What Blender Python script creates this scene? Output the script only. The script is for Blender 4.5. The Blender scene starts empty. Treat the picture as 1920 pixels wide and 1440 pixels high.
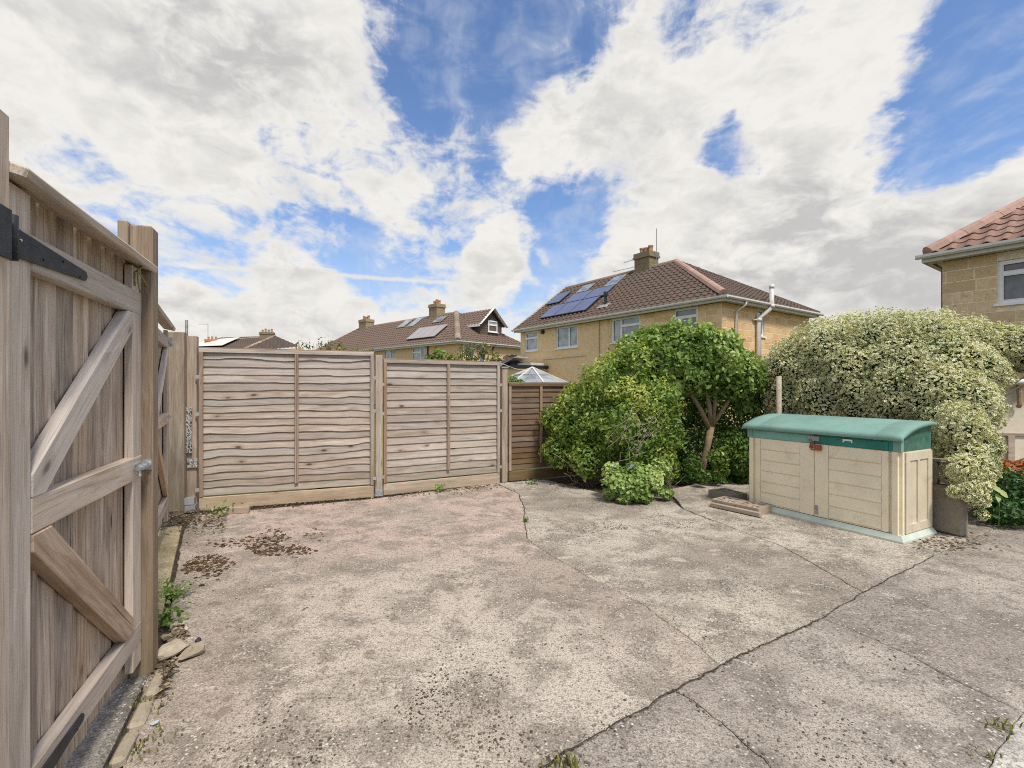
import bpy, bmesh, math, random
import numpy as np
from mathutils import Vector, Matrix, noise as mnoise

random.seed(7)
RNG = np.random.default_rng(11)
SC = bpy.context.scene
COL = SC.collection
R = math.radians

# ------------------------------------------------------------------ camera
CAM_H, FOC = 1.5, 900.0
cam = bpy.data.cameras.new('camera')
cam_o = bpy.data.objects.new('camera', cam)
COL.objects.link(cam_o)
cam_o.location = (0, 0, CAM_H)
cam_o.rotation_euler = (R(90), 0, 0)
cam.sensor_width = 36.0
cam.lens = FOC / 1920 * 36
cam.shift_y = 5 / 1920
cam.clip_start = 0.05
cam.clip_end = 3000
SC.camera = cam_o


def at(px, py, Y):
    """survey point: position in metres of a photo point seen at depth Y"""
    return Vector(((px - 960) / FOC * Y, Y, CAM_H - (py - 725) / FOC * Y))


def G(px, py, z=0.0):
    Y = FOC * (CAM_H - z) / (py - 725)
    return Vector(((px - 960) / FOC * Y, Y, z))


# ------------------------------------------------------------------ light
SUN_AZ, SUN_EL = R(149), R(58)       # azimuth clockwise from +Y (view direction)
sun = bpy.data.lights.new('sun', 'SUN')
sun.energy = 2.6
sun.angle = R(11)
sun.color = (1.0, 0.94, 0.84)
sun_o = bpy.data.objects.new('sun', sun)
COL.objects.link(sun_o)
sdir = Vector((math.sin(SUN_AZ) * math.cos(SUN_EL), math.cos(SUN_AZ) * math.cos(SUN_EL), math.sin(SUN_EL)))
sun_o.rotation_euler = sdir.to_track_quat('Z', 'Y').to_euler()
sun_o.location = (0, -20, 40)
SC.view_settings.view_transform = 'Standard'
SC.view_settings.look = 'None'
SC.view_settings.gamma = 1.0
SC.view_settings.exposure = 0.54
SC.view_settings.use_curve_mapping = False
SC.cycles.use_denoising = False
SC.cycles.pixel_filter_type = 'BLACKMAN_HARRIS'
SC.cycles.filter_width = 1.05


# ------------------------------------------------------------------ node helpers
class NT:
    def __init__(s, tree):
        s.t = tree
        tree.nodes.clear()

    def n(s, typ, **kw):
        nd = s.t.nodes.new(typ)
        for k, v in kw.items():
            setattr(nd, k, v)
        return nd

    def put(s, sock, v):
        if v is None:
            return
        if isinstance(v, bpy.types.NodeSocket):
            s.t.links.new(v, sock)
        else:
            if isinstance(v, (tuple, list)) and len(v) == 3 and sock.type == 'RGBA':
                v = (*v, 1)
            sock.default_value = v

    def math(s, op, a, b=None, c=None, clamp=False):
        nd = s.n('ShaderNodeMath', operation=op, use_clamp=clamp)
        s.put(nd.inputs[0], a)
        s.put(nd.inputs[1], b)
        s.put(nd.inputs[2], c)
        return nd.outputs[0]

    def vmath(s, op, a, b=None):
        nd = s.n('ShaderNodeVectorMath', operation=op)
        s.put(nd.inputs[0], a)
        s.put(nd.inputs[1], b)
        return nd.outputs['Value'] if op in ('DOT_PRODUCT', 'LENGTH', 'DISTANCE') else nd.outputs[0]

    def mix(s, fac, a, b, blend='MIX'):
        nd = s.n('ShaderNodeMix', data_type='RGBA', blend_type=blend)
        s.put(nd.inputs[0], fac)
        s.put(nd.inputs[6], a)
        s.put(nd.inputs[7], b)
        return nd.outputs[2]

    def noise(s, vec, scale, detail=4, rough=.55, dist=0.0, out='Fac'):
        nd = s.n('ShaderNodeTexNoise')
        s.put(nd.inputs['Vector'], vec)
        nd.inputs['Scale'].default_value = scale
        nd.inputs['Detail'].default_value = detail
        nd.inputs['Roughness'].default_value = rough
        nd.inputs['Distortion'].default_value = dist
        return nd.outputs[out]

    def voro(s, vec, scale, feature='F1', out='Distance', rand=1.0):
        nd = s.n('ShaderNodeTexVoronoi', feature=feature)
        s.put(nd.inputs['Vector'], vec)
        nd.inputs['Scale'].default_value = scale
        nd.inputs['Randomness'].default_value = rand
        return nd.outputs[out]

    def step(s, v, a, b, to0=0.0, to1=1.0, smooth=True):
        nd = s.n('ShaderNodeMapRange', interpolation_type='SMOOTHSTEP' if smooth else 'LINEAR')
        s.put(nd.inputs[0], v)
        s.put(nd.inputs[1], a)
        s.put(nd.inputs[2], b)
        s.put(nd.inputs[3], to0)
        s.put(nd.inputs[4], to1)
        return nd.outputs[0]

    def mapv(s, vec, scale=(1, 1, 1), loc=(0, 0, 0), rot=(0, 0, 0)):
        nd = s.n('ShaderNodeMapping')
        s.put(nd.inputs[0], vec)
        nd.inputs[1].default_value = loc
        nd.inputs[2].default_value = rot
        nd.inputs[3].default_value = scale
        return nd.outputs[0]

    def bump(s, h, strength=.4, dist=.01):
        nd = s.n('ShaderNodeBump')
        nd.inputs['Strength'].default_value = strength
        nd.inputs['Distance'].default_value = dist
        s.put(nd.inputs['Height'], h)
        return nd.outputs[0]


def material(name):
    m = bpy.data.materials.new(name)
    m.use_nodes = True
    t = NT(m.node_tree)
    out = t.n('ShaderNodeOutputMaterial')
    b = t.n('ShaderNodeBsdfPrincipled')
    t.t.links.new(b.outputs[0], out.inputs[0])
    b.inputs['Roughness'].default_value = .85
    b.inputs['Specular IOR Level'].default_value = .25
    return m, t, b


def obj_vec(t, jitter=True):
    """object coordinates pushed to a random place per object so that alike pieces differ"""
    co = t.n('ShaderNodeTexCoord').outputs['Object']
    oi = t.n('ShaderNodeObjectInfo').outputs['Random']
    if not jitter:
        return co, oi
    off = t.n('ShaderNodeCombineXYZ')
    t.put(off.inputs[0], t.math('MULTIPLY', oi, 37.0))
    t.put(off.inputs[1], t.math('MULTIPLY', oi, 91.0))
    t.put(off.inputs[2], t.math('MULTIPLY', oi, 53.0))
    return t.vmath('ADD', co, off.outputs[0]), oi


# ------------------------------------------------------------------ sky
def dirpx(px, py):
    return Vector(((px - 960) / FOC, 1, -(py - 725) / FOC)).normalized()


def build_world():
    w = bpy.data.worlds.new('World')
    SC.world = w
    w.use_nodes = True
    t = NT(w.node_tree)
    out = t.n('ShaderNodeOutputWorld')
    bg = t.n('ShaderNodeBackground')
    bg.inputs['Strength'].default_value = 0.1
    t.t.links.new(bg.outputs[0], out.inputs[0])
    sky = t.n('ShaderNodeTexSky', sky_type='NISHITA')
    sky.sun_disc = False
    sky.sun_elevation = SUN_EL
    sky.sun_rotation = SUN_AZ
    sky.altitude = 50
    sky.air_density = 1.0
    sky.dust_density = .6
    sky.ozone_density = 1.6
    d = t.n('ShaderNodeTexCoord').outputs['Generated']
    d = t.vmath('NORMALIZE', d)
    sep = t.n('ShaderNodeSeparateXYZ')
    t.put(sep.inputs[0], d)
    z = sep.outputs[2]
    # cloud-deck coordinates: layers converge towards the horizon
    inv = t.math('DIVIDE', 1.0, t.math('ADD', t.math('MAXIMUM', z, 0.0), .22))
    deck = t.n('ShaderNodeVectorMath', operation='SCALE')
    t.put(deck.inputs[0], d)
    t.put(deck.inputs['Scale'], inv)
    deckv = deck.outputs[0]
    n_deck = t.noise(t.mapv(deckv, scale=(1.6, .7, 1.2), rot=(0, 0, R(38))), 1.7, 9, .62, .6)
    n_cum = t.noise(t.mapv(d, scale=(1, 1, 1.7)), 5.0, 9, .6, .3)
    n_mid = t.noise(t.mapv(d, scale=(1, 1, 1.9), rot=(0, 0, R(20))), 13, 7, .6, .5)
    n_fine = t.noise(t.mapv(d, scale=(1, 1, 1.4)), 34, 5, .62, .4)
    base = t.math('MULTIPLY_ADD', t.math('SUBTRACT', n_deck, .5), 1.0, .50)
    base = t.math('MULTIPLY_ADD', t.math('SUBTRACT', n_cum, .5), .75, base)
    base = t.math('MULTIPLY_ADD', t.math('SUBTRACT', n_mid, .5), .80, base)
    base = t.math('MULTIPLY_ADD', t.math('SUBTRACT', n_fine, .5), .34, base)
    # where the clouds and the gaps stand in this sky (direction, angular radius, weight)
    warp = t.vmath('ADD', d, t.vmath('MULTIPLY', t.vmath('SUBTRACT', t.noise(d, 5, 4, .6, 0, 'Color'), (.5, .5, .5)), (.13, .13, .13)))
    warp = t.vmath('NORMALIZE', warp)

    def blob(px, py, r, wgt, src=warp):
        c = dirpx(px, py)
        ang = math.atan(r / FOC)
        dist = t.vmath('DISTANCE', src, tuple(c))
        f = t.step(dist, 2 * math.sin(ang * .80), 2 * math.sin(ang * .15))
        return t.math('MULTIPLY', f, wgt)

    spots = [
        # gaps
        (860, 100, 120, -.30), (930, 190, 80, -.26), (800, 170, 60, -.12), (1010, 50, 120, -.20), (860, 20, 80, -.16),
        (1368, 290, 58, -.48), (1350, 250, 36, -.15), (1395, 320, 36, -.15), (1840, 90, 150, -.36), (1880, 200, 100, -.34), (1725, 275, 90, -.36), (1770, 60, 80, -.2),
        (1180, 40, 80, -.14), (1440, 60, 60, -.18), (1050, 405, 80, -.24), (1030, 460, 70, -.22), (1090, 340, 70, -.14),
        (640, 458, 60, -.28), (470, 455, 60, -.17), (560, 408, 40, -.16), (330, 425, 80, -.10), (500, 515, 80, -.14), (720, 530, 70, -.15), (390, 500, 60, -.10), (300, 340, 130, .08),
        (140, 225, 50, -.09), (180, 285, 45, -.13), (860, 370, 70, -.18), (960, 330, 60, -.18), (1020, 560, 70, -.18), (880, 290, 60, -.1),
        (1180, 300, 55, -.18), (1290, 60, 60, -.10), (590, 210, 60, -.06), (760, 330, 60, -.08), (230, 400, 50, -.08), (1150, 410, 60, -.1),
        # clouds
        (200, 60, 300, .18), (420, 300, 170, .07), (600, 60, 120, .12), (330, 170, 160, .08), (560, 590, 100, .34), (450, 590, 90, .26), (660, 605, 60, .2),
        (945, 490, 62, .44), (960, 425, 45, .22), (930, 540, 50, .2), (1300, 150, 110, .26), (1240, 260, 90, .18), (1560, 180, 140, .30), (1720, 130, 90, .30), (1650, 50, 80, .18), (1480, 330, 110, .24),
        (1400, 420, 90, .24), (1600, 290, 100, .22), (1260, 400, 80, .18), (1185, 480, 65, .36), (1350, 520, 120, .28), (1500, 500, 130, .28), (1700, 470, 140, .28),
        (1880, 370, 90, .26), (1840, 450, 100, .22), (1000, 275, 110, .20), (900, 300, 90, .12), (1050, 330, 70, .10), (620, 350, 130, .10), (1060, 240, 80, .16), (1150, 150, 70, .14), (780, 400, 80, .12), (560, 460, 50, .0), (1560, 560, 120, .2),
    ]
    cov = None
    for sp in spots:
        b = blob(*sp)
        cov = b if cov is None else t.math('ADD', cov, b)
    cov = t.math('MULTIPLY', cov, .95)
    dens_raw = t.math('ADD', base, cov)
    dens = t.step(dens_raw, .33, .68)
    # shade of the clouds: thick middles and undersides are greyer
    shade_n = t.noise(t.mapv(d, scale=(1, 1, 2.2), loc=(3, 1, .13)), 3.4, 6, .6, .3)
    grey = None
    for sp in [(1440, 440, 110, .7), (1340, 590, 110, .36), (1560, 400, 90, .5), (1700, 510, 110, .36), (1180, 560, 60, .3), (520, 180, 130, .4), (330, 60, 140, .3), (1850, 520, 110, .4), (1880, 470, 60, .4), (1230, 340, 60, .2), (560, 640, 90, .2)]:
        b = blob(*sp)
        grey = b if grey is None else t.math('ADD', grey, b)
    thick = t.step(dens_raw, .5, .95)
    gfac = t.math('ADD', t.math('MULTIPLY', grey, t.step(t.math('MULTIPLY_ADD', t.math('SUBTRACT', n_mid, .5), .7, n_cum), .34, .64, .15, 1.0)), t.math('MULTIPLY', t.math('MULTIPLY', t.step(shade_n, .42, .66), thick), .5), clamp=True)
    gfac = t.math('ADD', gfac, t.math('MULTIPLY', t.math('SUBTRACT', n_mid, .5), 1.25), clamp=True)
    gfac = t.math('ADD', gfac, t.math('MULTIPLY', t.math('SUBTRACT', n_fine, .5), .4), clamp=True)
    cloud = t.mix(gfac, (6.15, 6.0, 5.7), (3.95, 3.9, 3.88))
    # blue: the physical sky, paler towards the horizon
    blue = t.mix(1.0, sky.outputs[0], (.95, 1.06, 1.24), 'MULTIPLY')
    blue = t.mix(t.step(z, .0, .36, .62, 0.0), blue, (4.1, 4.5, 5.0))
    veil = t.math('MULTIPLY', t.step(t.math('MULTIPLY_ADD', t.math('SUBTRACT', n_mid, .5), .5, n_deck), .40, .70), .42)
    col = t.mix(veil, blue, (5.2, 5.4, 5.7))

    # two vapour trails
    def trail(p0, p1, width, amt):
        a, b = dirpx(*p0), dirpx(*p1)
        nrm = a.cross(b).normalized()
        mid = (a + b).normalized()
        half = mid.dot(a)
        jit = t.math('MULTIPLY', t.math('SUBTRACT', t.noise(d, 60, 3, .6), .5), width * 1.4)
        dist = t.math('ABSOLUTE', t.math('ADD', t.vmath('DOT_PRODUCT', d, tuple(nrm)), jit))
        line = t.step(dist, width * .2, width, 1.0, 0.0)
        ends = t.step(t.vmath('DOT_PRODUCT', d, tuple(mid)), half - .004, half + .012)
        return t.math('MULTIPLY', t.math('MULTIPLY', line, ends), amt)
    col = t.mix(trail((285, 493), (880, 533), .0062, .85), col, (5.6, 5.5, 5.3))
    col = t.mix(trail((689, 500), (692, 575), .003, .55), col, (5.6, 5.5, 5.3))
    col = t.mix(dens, col, cloud)
    # below the horizon: dull ground tone
    col = t.mix(t.step(z, -.02, 0.0, 1.0, 0.0), col, (2.0, 1.9, 1.7))
    t.put(bg.inputs['Color'], col)


build_world()


# ------------------------------------------------------------------ object helpers
def props(o, label=None, cat=None, group=None, kind=None):
    if label:
        o['label'] = label
    if cat:
        o['category'] = cat
    if group:
        o['group'] = group
    if kind:
        o['kind'] = kind
    return o


def thing(name, label, cat, loc=(0, 0, 0), rz=0.0, group=None, kind=None):
    o = bpy.data.objects.new(name, None)
    o.empty_display_size = .2
    COL.objects.link(o)
    o.location = loc
    o.rotation_euler = (0, 0, rz)
    return props(o, label, cat, group, kind)


def link(name, me, mat, parent=None, M=None, smooth=False):
    if mat is not None and not me.materials:
        me.materials.append(mat)
    o = bpy.data.objects.new(name, me)
    COL.objects.link(o)
    if parent is not None:
        o.parent = parent
    if M is not None:
        o.matrix_basis = M
    if smooth:
        me.polygons.foreach_set('use_smooth', [True] * len(me.polygons))
    return o


def mesh(name, verts, faces):
    me = bpy.data.meshes.new(name)
    me.from_pydata([tuple(v) for v in verts], [], faces)
    me.update()
    return me


class MB:
    """collects shapes into one mesh"""

    def __init__(s):
        s.v, s.f = [], []

    def add(s, v, f):
        o = len(s.v)
        s.v += [tuple(p) for p in v]
        s.f += [tuple(i + o for i in q) for q in f]
        return s

    def box(s, lo, hi):
        (a, b, c), (d, e, f) = lo, hi
        return s.add([(a, b, c), (d, b, c), (d, e, c), (a, e, c), (a, b, f), (d, b, f), (d, e, f), (a, e, f)],
                     [(0, 3, 2, 1), (4, 5, 6, 7), (0, 1, 5, 4), (1, 2, 6, 5), (2, 3, 7, 6), (3, 0, 4, 7)])

    def bar(s, p0, p1, w, h, up=(0, 0, 1)):
        p0, p1, up = Vector(p0), Vector(p1), Vector(up)
        x = (p1 - p0).normalized()
        y = up.cross(x).normalized() * (w / 2)
        zz = x.cross(y).normalized() * (h / 2)
        v = [p0 - y - zz, p0 + y - zz, p0 + y + zz, p0 - y + zz, p1 - y - zz, p1 + y - zz, p1 + y + zz, p1 - y + zz]
        return s.add(v, [(0, 1, 2, 3), (7, 6, 5, 4), (0, 4, 5, 1), (1, 5, 6, 2), (2, 6, 7, 3), (3, 7, 4, 0)])

    def tube(s, pts, rad, n=8, caps=True):
        pts = [Vector(p) for p in pts]
        if not isinstance(rad, (list, tuple)):
            rad = [rad] * len(pts)
        vs, fs = [], []
        prev = None
        for i, p in enumerate(pts):
            d = (pts[min(i + 1, len(pts) - 1)] - pts[max(i - 1, 0)]).normalized()
            a = prev if prev is not None else (Vector((1, 0, 0)) if abs(d.x) < .8 else Vector((0, 1, 0)))
            a = (a - d * a.dot(d)).normalized()
            prev = a
            b = d.cross(a)
            for k in range(n):
                th = 2 * math.pi * k / n
                vs.append(p + (a * math.cos(th) + b * math.sin(th)) * rad[i])
        for i in range(len(pts) - 1):
            for k in range(n):
                k2 = (k + 1) % n
                fs.append((i * n + k, i * n + k2, (i + 1) * n + k2, (i + 1) * n + k))
        if caps:
            fs.append(tuple(range(n - 1, -1, -1)))
            fs.append(tuple((len(pts) - 1) * n + k for k in range(n)))
        return s.add(vs, fs)

    def prism(s, prof, p0, p1, out, up=(0, 0, 1)):
        """profile points (a along 'out', b along 'up') swept from p0 to p1"""
        p0, p1, out, up = Vector(p0), Vector(p1), Vector(out), Vector(up)
        n = len(prof)
        v = [p0 + out * a + up * b for a, b in prof] + [p1 + out * a + up * b for a, b in prof]
        f = [(k, (k + 1) % n, n + (k + 1) % n, n + k) for k in range(n)]
        f += [tuple(range(n - 1, -1, -1)), tuple(range(n, 2 * n))]
        return s.add(v, f)

    def build(s, name, mat, parent=None, M=None, smooth=False):
        me = mesh(name, s.v, s.f)
        bm = bmesh.new()
        bm.from_mesh(me)
        bmesh.ops.recalc_face_normals(bm, faces=bm.faces)
        bm.to_mesh(me)
        bm.free()
        return link(name, me, mat, parent, M, smooth)


def box_mesh(l, w, h, bevel=.003, name='board', cuts=0, warp=0.0, seed=0.0):
    """a chamfered box centred on its middle, long axis x"""
    bm = bmesh.new()
    bmesh.ops.create_cube(bm, size=1)
    for v in bm.verts:
        v.co = Vector((v.co.x * l, v.co.y * w, v.co.z * h))
    if bevel:
        bmesh.ops.bevel(bm, geom=bm.edges[:], offset=min(bevel, h * .3, w * .3), segments=1, affect='EDGES')
    if cuts:
        for k in range(1, cuts):
            x = -l / 2 + l * k / cuts
            bmesh.ops.bisect_plane(bm, geom=bm.verts[:] + bm.edges[:] + bm.faces[:], plane_co=(x, 0, 0), plane_no=(1, 0, 0))
        for v in bm.verts:
            q = mnoise.noise_vector(Vector((v.co.x * 1.7 + seed, seed * 1.3, v.co.y * 3)))
            v.co += Vector((0, q.y * warp * .6, q.z * warp))
    me = bpy.data.meshes.new(name)
    bm.to_mesh(me)
    bm.free()
    return me


def frame_M(p0, p1, normal):
    p0, p1, n = Vector(p0), Vector(p1), Vector(normal)
    x = (p1 - p0).normalized()
    n = (n - x * n.dot(x)).normalized()
    y = n.cross(x)
    M = Matrix((x, y, n)).transposed().to_4x4()
    M.translation = (p0 + p1) / 2
    return M, (p1 - p0).length


def board(name, parent, p0, p1, normal, w, t, mat, bevel=.003, cuts=0, warp=0.0):
    """timber from p0 to p1 (centre line), thickness t along 'normal', width w across"""
    M, l = frame_M(p0, p1, normal)
    me = box_mesh(l, w, t, bevel, name, cuts, warp, random.uniform(0, 50))
    return link(name, me, mat, parent, M)


# ------------------------------------------------------------------ materials
def wood_mat(name, light, mid, dark, knots=.5, algae=0.0, rough=.85, contrast=1.0, algae_top=.35, var=.18):
    m, t, b = material(name)
    v, oi = obj_vec(t)
    wv = t.noise(t.mapv(v, scale=(1.2, 5, 5)), 1.0, 3, .5, 0, 'Color')
    v2 = t.vmath('ADD', t.mapv(v, scale=(.7, 14, 14)), t.vmath('MULTIPLY', wv, (.6, 1.6, 1.6)))
    grain = t.noise(v2, 1.6, 6, .62)
    fine = t.noise(t.vmath('ADD', t.mapv(v, scale=(2.5, 150, 150)), t.vmath('MULTIPLY', wv, (.3, 3, 3))), 1.0, 4, .65)
    blot = t.noise(t.mapv(v, scale=(1.1, 7, 7)), 1.5, 6, .66, .8)
    c = t.mix(t.step(grain, .30, .52), tuple(x * .55 + y * .45 for x, y in zip(dark, mid)), mid)
    c = t.mix(t.step(grain, .54, .70, 0, .8), c, light)
    c = t.mix(t.step(blot, .52, .66, 0, .75 * contrast), c, tuple(x * .6 + y * .4 for x, y in zip(dark, mid)))
    c = t.mix(t.step(blot, .30, .44, .7, 0), c, light)
    c = t.mix(t.step(fine, .50, .66, 0, .55 * contrast), c, dark)
    # long drying cracks and knots
    crack = t.noise(t.mapv(v, scale=(1.1, 70, 70)), 1.0, 2, .5, .3)
    c = t.mix(t.step(crack, .71, .76, 0, .75 * contrast), c, tuple(x * .3 for x in dark))
    kv = t.vmath('ADD', t.mapv(v, scale=(3.4, 8.5, 8.5)), t.vmath('MULTIPLY', wv, (.35, .35, .35)))
    kn = t.voro(kv, 1.0)
    kc = t.n('ShaderNodeSeparateColor')
    t.put(kc.inputs[0], t.voro(kv, 1.0, out='Color'))
    kf = t.math('MULTIPLY', t.step(kn, .07, .17, knots, 0), t.step(kc.outputs[0], .60, .65))
    halo = t.math('MULTIPLY', t.step(kn, .1, .42, knots * .55, 0), t.step(kc.outputs[0], .60, .65))
    c = t.mix(halo, c, dark)
    c = t.mix(kf, c, tuple(x * .35 for x in dark))
    val = t.n('ShaderNodeHueSaturation')
    t.put(val.inputs['Value'], t.step(oi, 0, 1, 1 - var, 1 + var * .7, smooth=False))
    t.put(val.inputs['Saturation'], t.step(t.math('FRACT', t.math('MULTIPLY', oi, 7.3)), 0, 1, .8, 1.15, smooth=False))
    t.put(val.inputs['Color'], c)
    c = val.outputs[0]
    if algae:
        pos = t.n('ShaderNodeNewGeometry').outputs['Position']
        sp = t.n('ShaderNodeSeparateXYZ')
        t.put(sp.inputs[0], pos)
        an = t.noise(pos, 5, 4, .6)
        h = t.math('ADD', sp.outputs[2], t.math('MULTIPLY', t.math('SUBTRACT', an, .5), .7))
        c = t.mix(t.step(h, algae_top * .2, algae_top, algae, 0), c, (.15, .125, .045))
        c = t.mix(t.math('MULTIPLY', t.step(an, .55, .75), algae * .35), c, (.17, .15, .06))
    t.put(b.inputs['Base Color'], c)
    b.inputs['Roughness'].default_value = rough
    h = t.math('ADD', t.math('MULTIPLY', grain, .6), t.math('SUBTRACT', t.math('MULTIPLY', fine, .4), t.step(crack, .68, .76, 0, .9)))
    t.put(b.inputs['Normal'], t.bump(h, .5, .004))
    return m


def plain_mat(name, col, rough=.5, metal=0.0, spec=.4, var=.12, scale=6, dirt=None, dirt_amt=.5, bump=0.0, bscale=60):
    m, t, b = material(name)
    v, oi = obj_vec(t)
    n = t.noise(v, scale, 5, .6)
    c = t.mix(t.step(n, .3, .7), tuple(x * (1 - var) for x in col), tuple(min(1, x * (1 + var)) for x in col))
    if dirt:
        n2 = t.noise(v, scale * 2.7, 6, .65, .5)
        c = t.mix(t.step(n2, .52, .74, 0, dirt_amt), c, dirt)
    t.put(b.inputs['Base Color'], c)
    b.inputs['Roughness'].default_value = rough
    b.inputs['Metallic'].default_value = metal
    b.inputs['Specular IOR Level'].default_value = spec
    if bump:
        t.put(b.inputs['Normal'], t.bump(t.noise(v, bscale, 4, .6), bump, .004))
    return m


def concrete_mat(name, tint_a, tint_b, speck=.5, aggregate=1.0, pink=None, seed=0.0, lichen=.35):
    m, t, b = material(name)
    pos = t.vmath('ADD', t.n('ShaderNodeNewGeometry').outputs['Position'], (seed, seed * .7, 0))
    big = t.noise(pos, .6, 5, .6, .4)
    mid = t.noise(pos, 3.0, 8, .68, .3)
    patch_n = t.noise(t.mapv(pos, scale=(1, 1.5, 1), rot=(0, 0, R(-33))), 4.2, 9, .72, .25)
    grit = t.noise(pos, 120, 3, .7)
    grit2 = t.noise(pos, 42, 5, .7)
    c = t.mix(t.step(big, .41, .58), tint_a, tint_b)
    if pink:
        ys = t.n('ShaderNodeSeparateXYZ')
        t.put(ys.inputs[0], t.n('ShaderNodeNewGeometry').outputs['Position'])
        pk = t.math('MULTIPLY', t.step(ys.outputs[1], 3.7, 5.0, .15, 1.0), t.step(t.noise(pos, .8, 3, .5, .3), .30, .50))
        c = t.mix(pk, c, pink)
    # worn areas where the skin has gone, darker and stonier
    worn = t.step(mid, .44, .60)
    c = t.mix(t.math('MULTIPLY', worn, .72), c, tuple(x * .58 for x in tint_a))
    # scraps of pale cement skin
    c = t.mix(t.step(patch_n, .56, .64, 0, .65), c, tuple(min(.8, x * 1.22) for x in tint_b))
    c = t.mix(t.step(patch_n, .30, .40, .5, 0), c, tuple(x * .62 for x in tint_a))
    # exposed aggregate: pale and dark stones
    cell = t.voro(pos, 62, out='Color')
    dist = t.voro(pos, 62)
    hs = t.n('ShaderNodeSeparateColor')
    t.put(hs.inputs[0], cell)
    stone = t.step(dist, .34, .46, 1, 0)
    patch = t.math('MAXIMUM', t.math('MULTIPLY', worn, 1.0), .35)
    c = t.mix(t.math('MULTIPLY', t.math('MULTIPLY', stone, t.step(hs.outputs[0], .66, .72)), t.math('MULTIPLY', patch, .8 * aggregate)), c, (.66, .61, .53))
    c = t.mix(t.math('MULTIPLY', t.math('MULTIPLY', stone, t.step(hs.outputs[1], .62, .70)), t.math('MULTIPLY', patch, .8 * aggregate)), c, (.13, .11, .09))
    c = t.mix(t.step(grit, .48, .62, 0, .75), c, tuple(x * .42 for x in tint_a))
    c = t.mix(t.step(grit, .36, .46, .35, 0), c, tuple(min(.8, x * 1.3) for x in tint_b))
    c = t.mix(t.step(grit2, .52, .62, 0, .75), c, tuple(x * .40 for x in tint_a))
    # black lichen and moss specks, gathered in drifts
    drift = t.step(t.noise(t.mapv(pos, scale=(.8, 1.6, 1)), .9, 4, .6, .3), .44, .66)
    sp1 = t.step(t.voro(t.vmath('ADD', pos, t.vmath('MULTIPLY', t.noise(pos, 30, 2, .5, 0, 'Color'), (.03, .03, 0))), 22), .13, .22, 1, 0)
    sp2 = t.step(t.voro(t.vmath('ADD', pos, t.vmath('MULTIPLY', t.noise(pos, 60, 2, .5, 0, 'Color'), (.02, .02, 0))), 48), .14, .26, 1, 0)
    dark = t.math('MAXIMUM', t.math('MULTIPLY', sp1, drift), t.math('MULTIPLY', sp2, t.step(drift, 0, 1, .15, .9)))
    c = t.mix(t.math('MULTIPLY', dark, speck), c, (.045, .04, .033))
    # brown lichen rosettes
    ro = t.voro(t.vmath('ADD', pos, t.vmath('MULTIPLY', t.noise(pos, 18, 3, .6, 0, 'Color'), (.06, .06, 0))), 9)
    rmask = t.math('MULTIPLY', t.step(ro, .22, .3, 1, 0), t.step(t.noise(pos, .8, 3, .6), .47, .58))
    c = t.mix(t.math('MULTIPLY', rmask, lichen), c, (.17, .125, .085))
    t.put(b.inputs['Base Color'], c)
    b.inputs['Roughness'].default_value = .92
    b.inputs['Specular IOR Level'].default_value = .15
    h = t.math('ADD', t.math('MULTIPLY', grit, .5), t.math('ADD', t.math('MULTIPLY', grit2, .6), t.math('MULTIPLY', dark, -.4)))
    h = t.math('ADD', h, t.math('MULTIPLY', patch_n, .5))
    t.put(b.inputs['Normal'], t.bump(h, .7, .009))
    return m


def soil_mat(name, a, b_, sc=9):
    m, t, b = material(name)
    pos = t.n('ShaderNodeNewGeometry').outputs['Position']
    n = t.noise(pos, sc, 7, .7, .3)
    c = t.mix(t.step(n, .35, .66), a, b_)
    c = t.mix(t.step(t.noise(pos, sc * 6, 4, .7), .55, .7, 0, .6), c, tuple(x * .4 for x in a))
    t.put(b.inputs['Base Color'], c)
    t.put(b.inputs['Normal'], t.bump(n, .8, .03))
    b.inputs['Roughness'].default_value = .95
    return m


def stone_mat(name, a, b_, c_, stain=.4, scale=1.0):
    m, t, b = material(name)
    v, oi = obj_vec(t)
    n = t.noise(v, 7 * scale, 6, .65, .3)
    n2 = t.noise(v, 30 * scale, 5, .65)
    c = t.mix(t.step(n, .34, .66), a, b_)
    c = t.mix(t.step(oi, .0, 1.0, 0, .9, smooth=False), c, c_)
    c = t.mix(t.step(t.noise(v, 11 * scale, 6, .7, .8), .54, .7, 0, stain), c, (.13, .095, .055))
    c = t.mix(t.step(n2, .56, .72, 0, .4), c, tuple(x * .55 for x in a))
    t.put(b.inputs['Base Color'], c)
    t.put(b.inputs['Normal'], t.bump(t.math('ADD', n2, n), .5, .012))
    b.inputs['Roughness'].default_value = .92
    return m


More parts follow.
